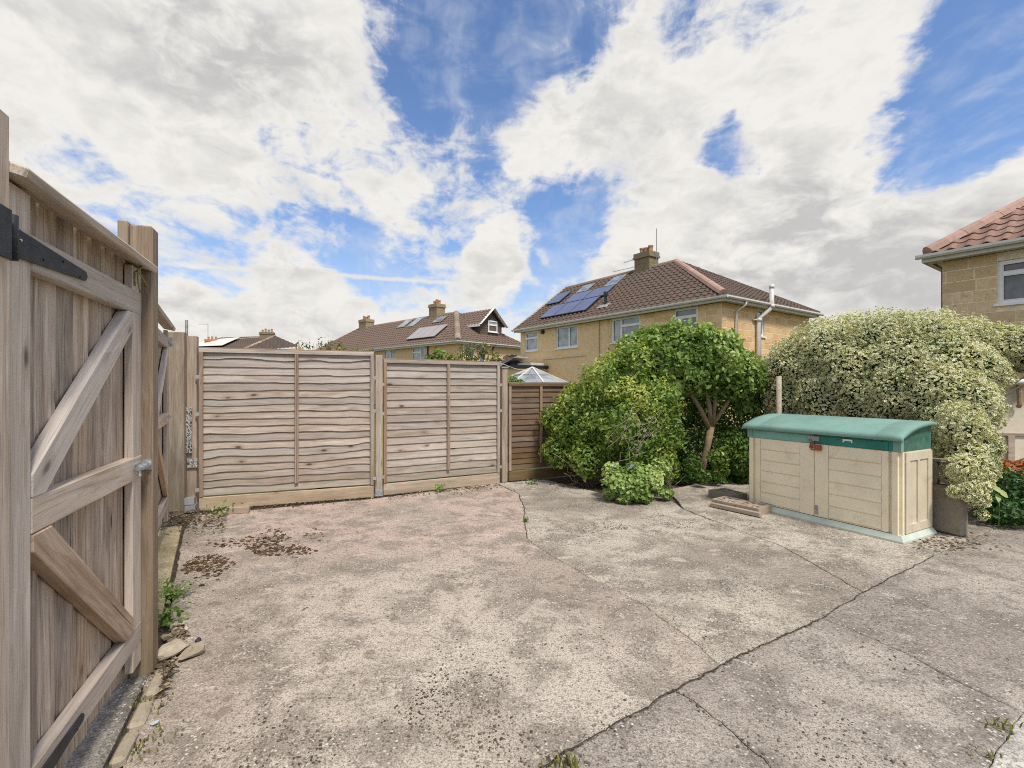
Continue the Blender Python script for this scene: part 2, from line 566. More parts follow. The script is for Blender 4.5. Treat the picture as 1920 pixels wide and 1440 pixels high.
def leaf_mat(name, deep, mid, bright, edge=None, edge_at=(.45, .62), trans=.35, gloss=.45):
    m, t, b = material(name)
    rn = t.n('ShaderNodeAttribute', attribute_name='rnd').outputs['Fac']
    ed = t.n('ShaderNodeAttribute', attribute_name='edge').outputs['Fac']
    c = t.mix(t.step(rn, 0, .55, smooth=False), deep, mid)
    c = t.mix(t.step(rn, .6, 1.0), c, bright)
    if edge is not None:
        w = t.math('ADD', ed, t.math('MULTIPLY', t.math('SUBTRACT', rn, .5), .5))
        c = t.mix(t.step(w, edge_at[0], edge_at[1]), c, edge)
    else:
        c = t.mix(t.step(ed, .0, .16, .3, 0), c, bright)
    t.put(b.inputs['Base Color'], c)
    b.inputs['Roughness'].default_value = gloss
    b.inputs['Specular IOR Level'].default_value = .4
    tr = t.n('ShaderNodeBsdfTranslucent')
    t.put(tr.inputs['Color'], t.mix(1.0, c, (1.1, 1.15, .6), 'MULTIPLY'))
    mx = t.n('ShaderNodeMixShader')
    mx.inputs[0].default_value = trans
    t.t.links.new(b.outputs[0], mx.inputs[1])
    t.t.links.new(tr.outputs[0], mx.inputs[2])
    out = [n for n in t.t.nodes if n.type == 'OUTPUT_MATERIAL'][0]
    t.t.links.new(mx.outputs[0], out.inputs[0])
    return m


M = {}
M['gate'] = wood_mat('gate_timber', (.70, .605, .515), (.57, .475, .39), (.31, .23, .17), knots=.9)
M['fence_post'] = wood_mat('fence_post_timber', (.52, .44, .365), (.41, .33, .265), (.21, .155, .115), knots=.5, algae=.2, algae_top=.5)
M['brace'] = wood_mat('brace_timber', (.80, .72, .64), (.70, .605, .52), (.42, .33, .265), knots=.8)
M['brown_brace'] = wood_mat('brown_brace_timber', (.62, .50, .395), (.49, .375, .28), (.26, .18, .12), knots=.8, contrast=1.2)
M['boards'] = wood_mat('gate_boards', (.70, .595, .49), (.50, .40, .315), (.19, .135, .095), knots=1.0, contrast=1.35, var=.28)
M['post'] = wood_mat('post_timber', (.43, .345, .265), (.31, .235, .17), (.15, .105, .07), knots=.5, algae=.25, algae_top=.7)
M['slat'] = wood_mat('slat_timber', (.555, .485, .42), (.44, .37, .31), (.235, .18, .14), knots=1.0, algae=.30, algae_top=.60)
M['batten'] = wood_mat('batten_timber', (.48, .36, .27), (.37, .26, .18), (.19, .12, .08), knots=.4)
M['gravel_board'] = wood_mat('gravel_board_timber', (.60, .49, .375), (.48, .375, .275), (.27, .195, .135), knots=.9, algae=.18, algae_top=.22)
M['dark_slat'] = wood_mat('brown_fence_timber', (.27, .18, .12), (.19, .12, .075), (.10, .06, .038), knots=.5, algae=.4, algae_top=.5)
M['black_iron'] = plain_mat('black_iron', (.030, .032, .038), .55, .3, .4, .3, 20, (.09, .07, .06), .4, .3, 150)
M['galv'] = plain_mat('galvanised_steel', (.52, .54, .56), .42, .8, .5, .2, 30, (.25, .23, .22), .5)
M['pipe_grey'] = plain_mat('grey_steel_tube', (.20, .21, .19), .5, .5, .4, .3, 25)
M['rope'] = plain_mat('rope_fibre', (.34, .29, .13), .9, 0, .1, .3, 60, (.10, .08, .05), .5, .6, 400)
M['slab_left'] = concrete_mat('concrete_left', (.385, .325, .265), (.56, .49, .405), .7, 1.2, pink=(.56, .42, .35), seed=3.1, lichen=.5)
M['slab_mid'] = concrete_mat('concrete_middle', (.335, .283, .228), (.56, .495, .405), .8, 1.4, seed=11.7, lichen=.35)
M['slab_right'] = concrete_mat('concrete_right', (.325, .278, .235), (.475, .415, .35), .75, 1.3, seed=27.3, lichen=.2)
M['slab_pale'] = concrete_mat('concrete_pale', (.48, .44, .39), (.56, .52, .46), .15, .5, seed=41.0, lichen=.05)
M['threshold'] = concrete_mat('yellow_paving', (.52, .43, .25), (.60, .51, .31), .2, .2, seed=60.2, lichen=.1)
M['kerb'] = concrete_mat('kerb_concrete', (.27, .245, .21), (.40, .365, .31), .9, 1.4, seed=70.0, lichen=.3)
M['soil'] = soil_mat('soil', (.055, .038, .025), (.13, .095, .065))
M['earth'] = soil_mat('brown_earth', (.14, .095, .065), (.26, .195, .145), 5)
M['ground'] = soil_mat('garden_ground', (.05, .07, .025), (.11, .12, .05), 3)
M['lawn'] = soil_mat('lawn', (.14, .15, .035), (.30, .27, .08), 14)
M['stone'] = stone_mat('ochre_stone', (.79, .54, .275), (.86, .635, .37), (.63, .405, .19), .3)
M['mortar'] = plain_mat('mortar', (.80, .67, .48), .95, 0, .1, .15, 9, (.2, .15, .09), .4)
M['stone_right'] = stone_mat('lichened_stone', (.68, .50, .285), (.80, .62, .38), (.56, .405, .22), .6, 1.2)
M['render_wall'] = stone_mat('ochre_render', (.72, .49, .25), (.78, .56, .31), (.64, .43, .22), .3, .6)
M['cream'] = plain_mat('cream_render', (.72, .62, .48), .9, 0, .2, .08, 3, (.35, .27, .18), .25)
M['tile'] = stone_mat('brown_roof_tile', (.105, .072, .055), (.18, .125, .097), (.11, .085, .07), .5, 1.4)
M['tile2'] = stone_mat('red_brown_roof_tile', (.17, .105, .08), (.27, .185, .145), (.13, .10, .08), .75, 1.2)
M['terracotta'] = stone_mat('terracotta_tile', (.29, .17, .13), (.38, .24, .185), (.215, .13, .105), .6, 1.5)
M['pink_ridge'] = stone_mat('pink_ridge_tile', (.47, .295, .235), (.53, .355, .29), (.38, .24, .19), .3)
M['ridge'] = stone_mat('weathered_ridge_tile', (.30, .23, .17), (.40, .32, .24), (.22, .16, .12), .4)
M['white'] = plain_mat('white_plastic', (.82, .81, .78), .35, 0, .45, .04, 3)
M['gutter'] = plain_mat('grey_white_gutter', (.68, .655, .60), .45, 0, .4, .08, 4, (.3, .27, .22), .35)
M['fascia'] = plain_mat('fascia_paint', (.60, .56, .49), .5, 0, .3, .08, 4, (.3, .25, .2), .3)
M['lead'] = plain_mat('lead_flashing', (.36, .34, .32), .6, .2, .4, .2, 8)
M['chimney'] = stone_mat('chimney_stone', (.30, .23, .135), (.42, .335, .21), (.22, .17, .10), .8, 1.3)
M['pot'] = stone_mat('clay_pot', (.45, .22, .11), (.52, .29, .16), (.40, .26, .17), .3)
M['brick_orange'] = stone_mat('orange_brick', (.50, .23, .11), (.55, .29, .15), (.42, .2, .1), .3)
M['pv'] = plain_mat('solar_glass', (.13, .14, .225), .2, 0, .7, .12, 1.5)
M['pv_pale'] = plain_mat('pale_solar_glass', (.34, .30, .31), .3, 0, .6, .06, 1.5)
M['pv_frame'] = plain_mat('panel_frame', (.10, .11, .16), .4, .5)
M['aerial'] = plain_mat('aerial_metal', (.24, .23, .22), .5, .6)


def glass_mat(name, col, rough=.06, blind=None):
    m, t, b = material(name)
    co = t.n('ShaderNodeTexCoord').outputs['Object']
    n = t.noise(co, 2.2, 3, .5, .4)
    c = t.mix(t.step(n, .4, .6), col, tuple(x * .55 for x in col))
    t.put(b.inputs['Base Color'], c)
    b.inputs['Roughness'].default_value = rough
    b.inputs['Specular IOR Level'].default_value = .9
    b.inputs['Coat Weight'].default_value = .5
    b.inputs['Coat Roughness'].default_value = .03
    return m


M['glass'] = glass_mat('window_glass', (.16, .18, .20))
M['glass_net'] = glass_mat('netted_window_glass', (.38, .41, .42), .12)
M['glass_frost'] = glass_mat('frosted_window_glass', (.13, .135, .14), .4)
M['skyglass'] = glass_mat('rooflight_glass', (.30, .38, .44), .08)
M['poly'] = glass_mat('cloudy_roof_glass', (.30, .335, .33), .3)
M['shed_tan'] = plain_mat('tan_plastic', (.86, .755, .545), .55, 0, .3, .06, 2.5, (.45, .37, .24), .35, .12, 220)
M['shed_side'] = plain_mat('shaded_tan_plastic', (.62, .54, .39), .6, 0, .3, .08, 3, (.33, .27, .17), .45, .12, 220)  # front tan darkened: shade of the box ends put into colour, plus grime
M['shed_green'] = plain_mat('green_plastic', (.020, .20, .15), .45, 0, .4, .18, 5, (.08, .27, .22), .5)
M['shed_faded'] = plain_mat('faded_green_plastic', (.20, .42, .35), .5, 0, .4, .12, 5, (.07, .30, .24), .5)
M['shed_lid'] = plain_mat('sun_bleached_lid', (.185, .315, .262), .55, 0, .3, .10, 3, (.27, .39, .33), .5, .1, 200)
M['shed_base'] = plain_mat('pale_mint_plastic', (.53, .585, .50), .6, 0, .3, .08, 4, (.32, .36, .28), .4)
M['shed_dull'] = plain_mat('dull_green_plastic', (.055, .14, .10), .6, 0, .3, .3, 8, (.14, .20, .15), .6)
M['rust'] = plain_mat('rusty_red_lock', (.38, .09, .035), .6, .2, .4, .35, 60, (.10, .03, .02), .6)
M['screen'] = stone_mat('screen_block_concrete', (.40, .33, .25), (.50, .43, .335), (.36, .28, .21), .4, 2)
M['block_grey'] = stone_mat('old_block_concrete', (.27, .235, .18), (.36, .315, .245), (.23, .195, .145), .6, 1.2)
M['brick'] = stone_mat('dull_brick', (.40, .30, .23), (.47, .365, .285), (.36, .27, .21), .2, 2)
M['rubble'] = stone_mat('broken_concrete', (.36, .30, .215), (.46, .40, .30), (.30, .25, .18), .4, 2)
M['slate'] = plain_mat('dark_slate', (.035, .035, .05), .5, 0, .4, .3, 30)
M['pebble'] = plain_mat('blue_grey_pebble', (.42, .46, .52), .5, 0, .4, .2, 30)
M['bark'] = stone_mat('pale_bark', (.26, .185, .11), (.36, .27, .17), (.21, .15, .09), .5, 2)
M['twig'] = plain_mat('dry_twig', (.17, .12, .075), .9, 0, .1, .3, 12)
M['moss'] = plain_mat('dry_moss', (.095, .062, .032), .95, 0, .05, .6, 14, (.03, .021, .014), .8, .8, 200)
M['debris'] = plain_mat('dark_debris', (.12, .095, .07), .95, 0, .1, .5, 3)
M['litter'] = leaf_mat('leaf_litter', (.05, .035, .022), (.15, .11, .065), (.36, .29, .19), trans=.1, gloss=.8)
M['leaf_bush'] = leaf_mat('bush_leaf', (.07, .14, .025), (.20, .30, .055), (.54, .575, .15), trans=.36, gloss=.4)
M['leaf_tree'] = leaf_mat('tree_leaf', (.095, .18, .038), (.25, .37, .085), (.54, .60, .25), trans=.38, gloss=.4)
M['leaf_vary'] = leaf_mat('variegated_leaf', (.07, .13, .03), (.15, .23, .05), (.26, .34, .09), edge=(.77, .73, .49), edge_at=(.30, .62), trans=.3)
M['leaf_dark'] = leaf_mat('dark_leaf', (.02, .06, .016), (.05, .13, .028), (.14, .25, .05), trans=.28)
M['leaf_geran'] = leaf_mat('geranium_leaf', (.12, .21, .05), (.26, .38, .10), (.52, .60, .25), trans=.38, gloss=.6)
M['leaf_far'] = leaf_mat('far_leaf', (.09, .11, .025), (.20, .20, .05), (.36, .34, .09), trans=.35, gloss=.6)
M['leaf_red'] = leaf_mat('red_yellow_leaf', (.42, .10, .07), (.50, .26, .035), (.52, .42, .05), trans=.35, gloss=.6)
M['leaf_grass'] = leaf_mat('grass_blade', (.06, .15, .02), (.13, .24, .04), (.28, .34, .09), trans=.35, gloss=.6)
M['petal'] = plain_mat('violet_petal', (.20, .14, .55), .6, 0, .2, .2, 40)


def peel_mat():
    m, t, b = material('peeling_paint')
    v, _ = obj_vec(t)
    n = t.noise(t.mapv(v, scale=(1, 1.8, 1.8)), 40, 7, .72, .9)
    c = t.mix(t.step(n, .47, .53), (.05, .047, .045), (.50, .475, .43))
    t.put(b.inputs['Base Color'], c)
    t.put(b.inputs['Normal'], t.bump(n, .8, .006))
    return m


M['peel'] = peel_mat()

# ------------------------------------------------------------------ the ground
g = mesh('ground', [(-400, -60, -.06), (400, -60, -.06), (400, 900, -.06), (-400, 900, -.06)], [(0, 1, 2, 3)])
props(link('ground', g, M['ground']), 'rough garden ground stretching away beyond the fences', None, None, 'structure')
soil_pts = [G(150, 1560), (-1.2, .6, 0), (6.5, .6, 0), (8.5, 5, 0), (6, 9.2, 0), (.6, 9.2, 0), (-.2, 7.62, 0), (-1.83, 6.62, 0), (-3.85, 5.86, 0), (-4.4, 6.2, 0), (-2.4, 2.6, 0)]
sm = mesh('soil', [(p[0], p[1], -.022) for p in soil_pts], [tuple(range(len(soil_pts)))])
props(link('soil_bed', sm, M['soil']), 'dark soil under the concrete and the shrubs', None, None, 'structure')


def jit(p, amp):
    q = mnoise.noise_vector(Vector((p[0] * 9.0, p[1] * 9.0, 4.2)))
    q2 = mnoise.noise_vector(Vector((p[0] * 31.0, p[1] * 31.0, 8.2)))
    return Vector((p[0] + q.x * amp + q2.x * amp * .7, p[1] + q.y * amp + q2.y * amp * .7, 0))


def slab(name, parent, pts, mat, gap=.006, top=0.0, thick=.06, amp=.014, seg=.03):
    """concrete bay from photo survey points on the ground; edges ragged alike on both sides of a joint"""
    P = [G(*p) if len(p) == 2 else Vector(p) for p in pts]
    ring = []
    for i, a in enumerate(P):
        b = P[(i + 1) % len(P)]
        n = max(1, min(160, int((b - a).length / seg)))
        for k in range(n):
            ring.append(jit(a.lerp(b, k / n), amp))
    area = sum(ring[i].x * ring[(i + 1) % len(ring)].y - ring[(i + 1) % len(ring)].x * ring[i].y for i in range(len(ring)))
    if area < 0:
        ring.reverse()
    n = len(ring)
    ins = []
    for i in range(n):
        d = (ring[(i + 1) % n] - ring[i - 1]).normalized()
        ins.append(ring[i] + Vector((-d.y, d.x, 0)) * gap)
    ins2 = []
    for i in range(n):
        d = (ins[(i + 1) % n] - ins[i - 1]).normalized()
        ins2.append(ins[i] + Vector((-d.y, d.x, 0)) * .005)
    v = [(p.x, p.y, top) for p in ins2] + [(p.x, p.y, top - .004) for p in ins] + [(p.x, p.y, top - thick) for p in ins]
    f = [tuple(range(n))]
    for i in range(n):
        j = (i + 1) % n
        f.append((n + i, n + j, j, i))
        f.append((2 * n + i, 2 * n + j, n + j, n + i))
    return link(name, mesh(name, v, f), mat, parent)


yard = thing('concrete_yard', 'worn concrete yard of several cast bays with lichen and cracks', None, kind='structure')
slab('concrete_bay', yard, [(929, 906), (972, 926), (983, 951), (983, 977), (989, 1011), (1006, 1024), (1092, 1075), (1201, 1130), (1307, 1207), (1352, 1247), (1268, 1293), (1014, 1439), (850, 1545),
                            (150, 1560), (225, 1440), (262, 1300), (302, 1225), (318, 1180), (326, 1090), (345, 992), (368, 966), (690, 936)], M['slab_left'], gap=.002)
slab('concrete_bay', yard, [(929, 906), (1020, 899), (1060, 908), (1130, 925), (1245, 928), (1283, 955), (1472, 1027), (1618, 1111), (1541, 1159), (1398, 1226), (1352, 1247), (1307, 1207), (1201, 1130), (1092, 1075), (1006, 1024), (989, 1011), (983, 977), (983, 951), (972, 926)], M['slab_mid'], gap=.0016)
slab('concrete_bay', yard, [(1283, 955), (1252, 918), (1330, 903), (1420, 905), (1600, 925), (1780, 960), (1880, 985), (1752, 1041), (1618, 1111), (1472, 1027)], M['slab_mid'], gap=.004, top=.003)
slab('concrete_bay', yard, [(850, 1545), (1014, 1439), (1268, 1293), (1330, 1335), (1431, 1422), (1545, 1545)], M['slab_right'], gap=.002, top=-.002)
slab('concrete_bay', yard, [(1268, 1293), (1352, 1247), (1398, 1226), (1541, 1159), (1620, 1190), (1700, 1225), (1800, 1280), (1915, 1335), (1850, 1440), (1775, 1545), (1545, 1545), (1431, 1422), (1330, 1335)], M['slab_right'], gap=.0018)
slab('concrete_bay', yard, [(1541, 1159), (1618, 1111), (1700, 1133), (1780, 1160), (1960, 1225), (2150, 1300), (2010, 1390), (1915, 1335), (1800, 1280), (1700, 1225), (1620, 1190)], M['slab_right'], gap=.0018, top=.002)
slab('concrete_bay', yard, [(1618, 1111), (1752, 1041), (1880, 985), (1990, 985), (2300, 1010), (2400, 1200), (2150, 1300), (1960, 1225), (1780, 1160), (1700, 1133)], M['slab_right'], gap=.0018, top=.001)
slab('concrete_bay', yard, [(1915, 1335), (2010, 1390), (2150, 1300), (2400, 1300), (2400, 1545), (1775, 1545), (1850, 1440)], M['slab_pale'], gap=.003, top=.005)

def joint_filler(pts, w, top=.0042):
    P = [G(*p) for p in pts]
    line = []
    for a, b in zip(P[:-1], P[1:]):
        n = max(1, int((b - a).length / .02))
        line += [jit(a.lerp(b, k / n), .014) for k in range(n)]
    v, f = [], []
    for i, p in enumerate(line):
        d = (line[min(i + 1, len(line) - 1)] - line[max(i - 1, 0)]).normalized()
        ww = w * (1 + .7 * mnoise.noise(Vector((p.x * 14, p.y * 14, 1.1))))
        q = Vector((-d.y, d.x, 0)) * max(.0012, ww) / 2
        v += [(p.x - q.x, p.y - q.y, top), (p.x, p.y, top + .0025), (p.x + q.x, p.y + q.y, top)]
    for i in range(len(line) - 1):
        a, b = i * 3, i * 3 + 3
        f += [(a, b, b + 1, a + 1), (a + 1, b + 1, b + 2, a + 2)]
    link('joint_filler', mesh('joint_filler', v, f), M['joint'], yard)


M['joint'] = soil_mat('joint_dirt', (.045, .036, .026), (.10, .08, .058), 30)
joint_filler([(850, 1545), (1014, 1439), (1268, 1293), (1352, 1247), (1398, 1226), (1541, 1159)], .0068)
joint_filler([(1541, 1159), (1618, 1111), (1752, 1041)], .0042)
joint_filler([(929, 906), (972, 926), (983, 951), (983, 977), (989, 1011)], .007)
joint_filler([(1252, 918), (1283, 955), (1340, 979)], .006)

# yellowish threshold slabs along the second gate
thr = thing('paved_threshold', 'yellowish stone paving strip running along the second gate', None, kind='structure')
gd = (Vector((-3.50, 5.09, 0)) - Vector((-2.20, 3.0, 0)))
gl = gd.length
gd.normalize()
gn = Vector((-gd.y, gd.x, 0))
for k in range(4):
    a = Vector((-2.20, 3.0, 0)) + gd * (gl * k / 4 + .008)
    b = Vector((-2.20, 3.0, 0)) + gd * (gl * (k + 1) / 4 - .008)
    board('paving_stone', thr, a + gn * .19 + Vector((0, 0, .008)), b + gn * .19 + Vector((0, 0, .008)), (0, 0, 1), .38, .05, M['threshold'], .006)

# rough concrete footing and a row of old edging stones under the near gate
ft = thing('gate_footing', 'rough dark concrete strip beneath the near timber gate', None, kind='structure')
a0, a1 = Vector((-1.28, 1.0, 0)), Vector((-1.93, 2.46, 0))
board('footing', ft, a0 + Vector((-.03, 0, -.01)), a1 + Vector((-.03, 0, -.01)), (0, 0, 1), .17, .06, M['kerb'], .012, 14, .03)
for k in range(7):
    q0 = a0.lerp(a1, k / 7 + .012) + Vector((.105, .04, .0))
    q1 = a0.lerp(a1, (k + 1) / 7 - .012) + Vector((.105, .04, .0))
    board('edging_stone', ft, q0, q1, (random.uniform(-.12, .12), random.uniform(-.12, .12), 1), random.uniform(.05, .07), .05, M['rubble'], .014, 4, .02)

# lawn glimpsed through the gap beside the second gate
lw = mesh('lawn', [(-9, 5.9, -.045), (-4.3, 6.05, -.045), (-2, 8.2, -.045), (-6, 30, -.045), (-16, 30, -.045)], [(0, 1, 2, 3, 4)])
props(link('lawn', lw, M['lawn']), 'yellow green lawn glimpsed behind the second gate', None, None, 'structure')


# ------------------------------------------------------------------ foliage
def leaf_mesh(name, P, N, size, aspect=.55, fold=.18, mat=None, parent=None, droop=.0, rnd=None, along=None):
    """many separate leaves in one mesh: seven corners each, folded along the midrib"""
    n = len(P)
    P, N = np.asarray(P, float), np.asarray(N, float)
    N /= np.linalg.norm(N, axis=1, keepdims=True) + 1e-9
    A = RNG.normal(size=(n, 3)) if along is None else along + RNG.normal(size=(n, 3)) * .35
    A[:, 2] -= droop
    A -= N * np.sum(A * N, 1, keepdims=True)
    A /= np.linalg.norm(A, axis=1, keepdims=True) + 1e-9
    B = np.cross(N, A)
    s = np.asarray(size).reshape(-1, 1) * np.ones((n, 1))
    shape = [(-.5, 0, 0), (-.22, -.42, 1), (.16, -.40, 1), (.5, 0, 0), (.16, .40, 1), (-.22, .42, 1), (0.02, 0, 0)]
    V = np.zeros((n, 7, 3))
    for k, (x, y, up) in enumerate(shape):
        tip = -.10 * max(0, x) if k != 6 else 0
        V[:, k] = P + A * s * x + B * s * (y * aspect * 1.15) + N * s * (up * fold * aspect + tip)
    F = np.array([(0, 1, 6), (1, 2, 6), (2, 3, 6), (3, 4, 6), (4, 5, 6), (5, 0, 6)])
    faces = (np.arange(n)[:, None, None] * 7 + F[None]).reshape(-1)
    me = bpy.data.meshes.new(name)
    me.vertices.add(n * 7)
    me.vertices.foreach_set('co', V.reshape(-1))
    nt = n * 6
    me.loops.add(nt * 3)
    me.loops.foreach_set('vertex_index', faces.astype(np.int32))
    me.polygons.add(nt)
    me.polygons.foreach_set('loop_start', np.arange(0, nt * 3, 3, dtype=np.int32))
    me.update(calc_edges=True)
    e = me.attributes.new('edge', 'FLOAT', 'POINT')
    e.data.foreach_set('value', np.tile(np.array([.9, 1, 1, 1, 1, 1, 0.0]), n))
    r = me.attributes.new('rnd', 'FLOAT', 'POINT')
    rv = RNG.random(n) if rnd is None else rnd
    r.data.foreach_set('value', np.repeat(rv, 7))
    return link(name, me, mat, parent)


def shell_points(lumps, n, depth=.35, squash=None, keep=lambda p: True, rough=.16, up_bias=.0):
    """points in the outer shell of a union of lumps (centre, radius, z-scale); returns points, normals, inner depth 0..1"""
    C = np.array([list(l[0]) for l in lumps])
    Rr = np.array([l[1] for l in lumps])
    Z = np.array([l[2] if len(l) > 2 else 1.0 for l in lumps])
    w = Rr ** 2
    w = w / w.sum()
    P, N, D = [], [], []
    got = 0
    while got < n:
        m = n
        k = RNG.choice(len(lumps), m, p=w)
        d = RNG.normal(size=(m, 3))
        d[:, 2] += up_bias
        d /= np.linalg.norm(d, axis=1, keepdims=True)
        q = 1 - np.abs(RNG.normal(size=m)) * depth * .5
        # uneven outline
        q0 = C[k] + d * Rr[k][:, None]
        lump = np.array([mnoise.noise(Vector((p0[0] * 3.6, p0[1] * 3.6, p0[2] * 3.6))) + .6 * mnoise.noise(Vector((p0[0] * 8.5, p0[1] * 8.5, p0[2] * 8.5 + 7))) for p0 in q0]) * 1.5 + RNG.normal(size=m) * .3
        rr = Rr[k] * q * (1 + rough * lump)
        p = C[k] + d * rr[:, None] * np.stack([np.ones(m), np.ones(m), Z[k]], 1)
        # discard those buried deep in other lumps
        rel = (p[:, None, :] - C[None]) / np.stack([Rr, Rr, Rr * Z], 1)[None]
        dist = np.linalg.norm(rel, axis=2)
        dist[np.arange(m), k] = 9
        ok = dist.min(1) > .80
        ok &= (p[:, 2] > .02)
        ok &= np.array([keep(x) for x in p]) if keep is not None else True
        P.append(p[ok]); N.append(d[ok]); D.append(q[ok])
        got += ok.sum()
    return np.concatenate(P)[:n], np.concatenate(N)[:n], np.concatenate(D)[:n]


def lump(px, py, Y, r, z=1.0):
    return (at(px, py, Y), r, z)


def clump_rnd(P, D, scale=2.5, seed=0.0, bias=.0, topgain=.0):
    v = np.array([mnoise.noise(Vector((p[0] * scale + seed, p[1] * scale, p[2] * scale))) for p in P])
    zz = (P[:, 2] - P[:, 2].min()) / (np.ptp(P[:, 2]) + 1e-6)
    return np.clip(.45 + v * .55 + RNG.normal(size=len(P)) * .16 + bias + topgain * (zz - .5), 0, 1)  # topgain shifts leaf colour with height: sunlight on the tops put into colour


def stems(name, parent, paths, mat, n=6):
    m = MB()
    for pts, rad in paths:
        m.tube(pts, rad, n)
    return m.build(name, mat, parent, smooth=True)


def wiggle(a, b, k=5, amp=.03):
    a, b = Vector(a), Vector(b)
    out = []
    for i in range(k + 1):
        p = a.lerp(b, i / k)
        if 0 < i < k:
            p += Vector((random.uniform(-amp, amp), random.uniform(-amp, amp), random.uniform(-amp, amp)))
        out.append(p)
    return out


def taper(r0, r1, k=5):
    return [r0 + (r1 - r0) * i / k for i in range(k + 1)]


def relative(root, P):
    return P - np.array(root.location)


def shift(paths, root):
    return [([Vector(p) - root.location for p in pts], rad) for pts, rad in paths]


def shrub(name, label, cat, base, lumps, n, size, mat, depth=.35, aspect=.55, jitter=.8, up=.35, droop=.2, rough=.16, seed=0.0, twigs=14, twig_r=.012, twig_mat=None, topgain=.2, group=None, keep=None, bias=0.0, part_name='foliage'):
    root = thing(name, label, cat, base, 0, group)
    P, N, D = shell_points(lumps, n, depth, keep=keep, rough=rough)
    nn = N + RNG.normal(size=N.shape) * jitter
    nn[:, 2] += up
    sz = size * (1 + RNG.normal(size=n) * .22).clip(.45, 1.6)
    o = leaf_mesh(part_name, relative(root, P), nn, sz, aspect, .2, mat, root, droop, clump_rnd(P, D, 3.0, seed, bias, topgain))
    o['kind'] = 'stuff'
    if twigs:
        paths = []
        b = Vector(base)
        for k in range(twigs):
            l = random.choice(lumps)
            e = Vector(l[0]) + Vector((random.uniform(-1, 1), random.uniform(-1, 1), random.uniform(-.7, .8) * (l[2] if len(l) > 2 else 1))).normalized() * l[1] * .88
            s = b + Vector((random.uniform(-.25, .25), random.uniform(-.15, .15), -.02))
            paths.append((wiggle(s, e, 5, .05), taper(twig_r * random.uniform(.7, 1.3), twig_r * .3)))
        stems('stem', root, shift(paths, root), twig_mat or M['bark'])
    return root


# ------------------------------------------------------------------ near gate
def timber_gate(root, L, gate_z=(.07, 2.10), boards_n=9, near=True):
    """local frame: x from latch side towards the hinges, y towards the yard, z up. Stile faces lie in y=0."""
    zb, zt = gate_z
    Y = Vector((0, 1, 0))
    # feather boards behind the frame
    w = L / boards_n
    for k in range(boards_n):
        x = w * (k + .5)
        tilt = Vector((random.uniform(-.02, .02) + .10, 1, 0))
        board('board', root, (x, -.055 + random.uniform(-.003, .003), zb + random.uniform(-.012, .01)), (x + random.uniform(-.004, .004), -.055, zt + .034), tilt, w + .010, .016, M['boards'], .003, 8, .006)
    # stiles
    board('stile', root, (.066, -.018, zb + .02), (.066, -.018, zt), Y, .128, .036, M['gate'], .004)
    board('stile', root, (L - .07, -.018, zb), (L - .07, -.018, zt), Y, .14, .036, M['gate'], .004)
    # rails between the stiles, a hair proud
    for z, h in ((1.922, .114), (1.092, .115), (.25, .098)):
        board('rail', root, (.004, -.021, z), (L - .142, -.021, z), Y, h, .046, M['gate'], .004, 6, .003)
    # capping rail, weathered, overhanging to the yard
    board('cap_rail', root, (-.05, .006, zt + .027), (L + .02, .006, zt + .027), (0, .25, 1), .105, .036, M['gate'], .006, 6, .003)
    # diagonal braces, their ends cut to the frame
    brace(root, (.131, L - .141, 1.151, 1.864), (.15, 1.835), (L - .165, 1.175), .108, .004, M['brace'])
    o = brace(root, (.131, L - .141, .300, 1.033), (.165, .315), (L - .185, 1.02), .118, .006, M['brown_brace'])
    o['label'] = 'browner lower brace of the gate'


def brace(root, rect, p, q, w, y1, mat):
    p, q = Vector((p[0], p[1])), Vector((q[0], q[1]))
    d = (q - p).normalized()
    n = Vector((-d.y, d.x)) * (w / 2)
    poly = [p - d * .5 - n, q + d * .5 - n, q + d * .5 + n, p - d * .5 + n]
    for ax, sgn, lim in ((0, 1, rect[0]), (0, -1, rect[1]), (1, 1, rect[2]), (1, -1, rect[3])):
        out = []
        for i, a in enumerate(poly):
            b = poly[(i + 1) % len(poly)]
            ia, ib = (a[ax] - lim) * sgn >= 0, (b[ax] - lim) * sgn >= 0
            if ia:
                out.append(a)
            if ia != ib:
                out.append(a.lerp(b, (lim - a[ax]) / (b[ax] - a[ax])))
        poly = out
    mid = sum(poly, Vector((0, 0))) / len(poly)
    # local x runs along the grain
    Mx = Matrix((Vector((d.x, 0, d.y)), Vector((0, 1, 0)).cross(Vector((d.x, 0, d.y))) * -1, Vector((0, 1, 0)))).transposed().to_4x4()
    zax = Vector((0, 1, 0))
    xax = Vector((d.x, 0, d.y))
    yax = zax.cross(xax)
    Mx = Matrix((xax, yax, zax)).transposed().to_4x4()
    Mx.translation = Vector((mid.x, 0, mid.y))
    Mi = Mx.inverted()
    bm = bmesh.new()
    lo = [bm.verts.new(Mi @ Vector((v.x, y1 - .046, v.y))) for v in poly]
    hi = [bm.verts.new(Mi @ Vector((v.x, y1, v.y))) for v in poly]
    n_ = len(poly)
    bm.faces.new(lo)
    bm.faces.new(hi)
    for i in range(n_):
        bm.faces.new((lo[i], lo[(i + 1) % n_], hi[(i + 1) % n_], hi[i]))
    bmesh.ops.recalc_face_normals(bm, faces=bm.faces)
    bmesh.ops.bevel(bm, geom=bm.edges[:], offset=.003, segments=1, affect='EDGES')
    me = bpy.data.meshes.new('brace')
    bm.to_mesh(me)
    bm.free()
    return link('brace', me, mat, root, Mx)


G1 = Vector((-1.912, 2.477, 0))
gdir = Vector((.3846, -.9231, 0))            # towards the hinge side (towards the viewer)
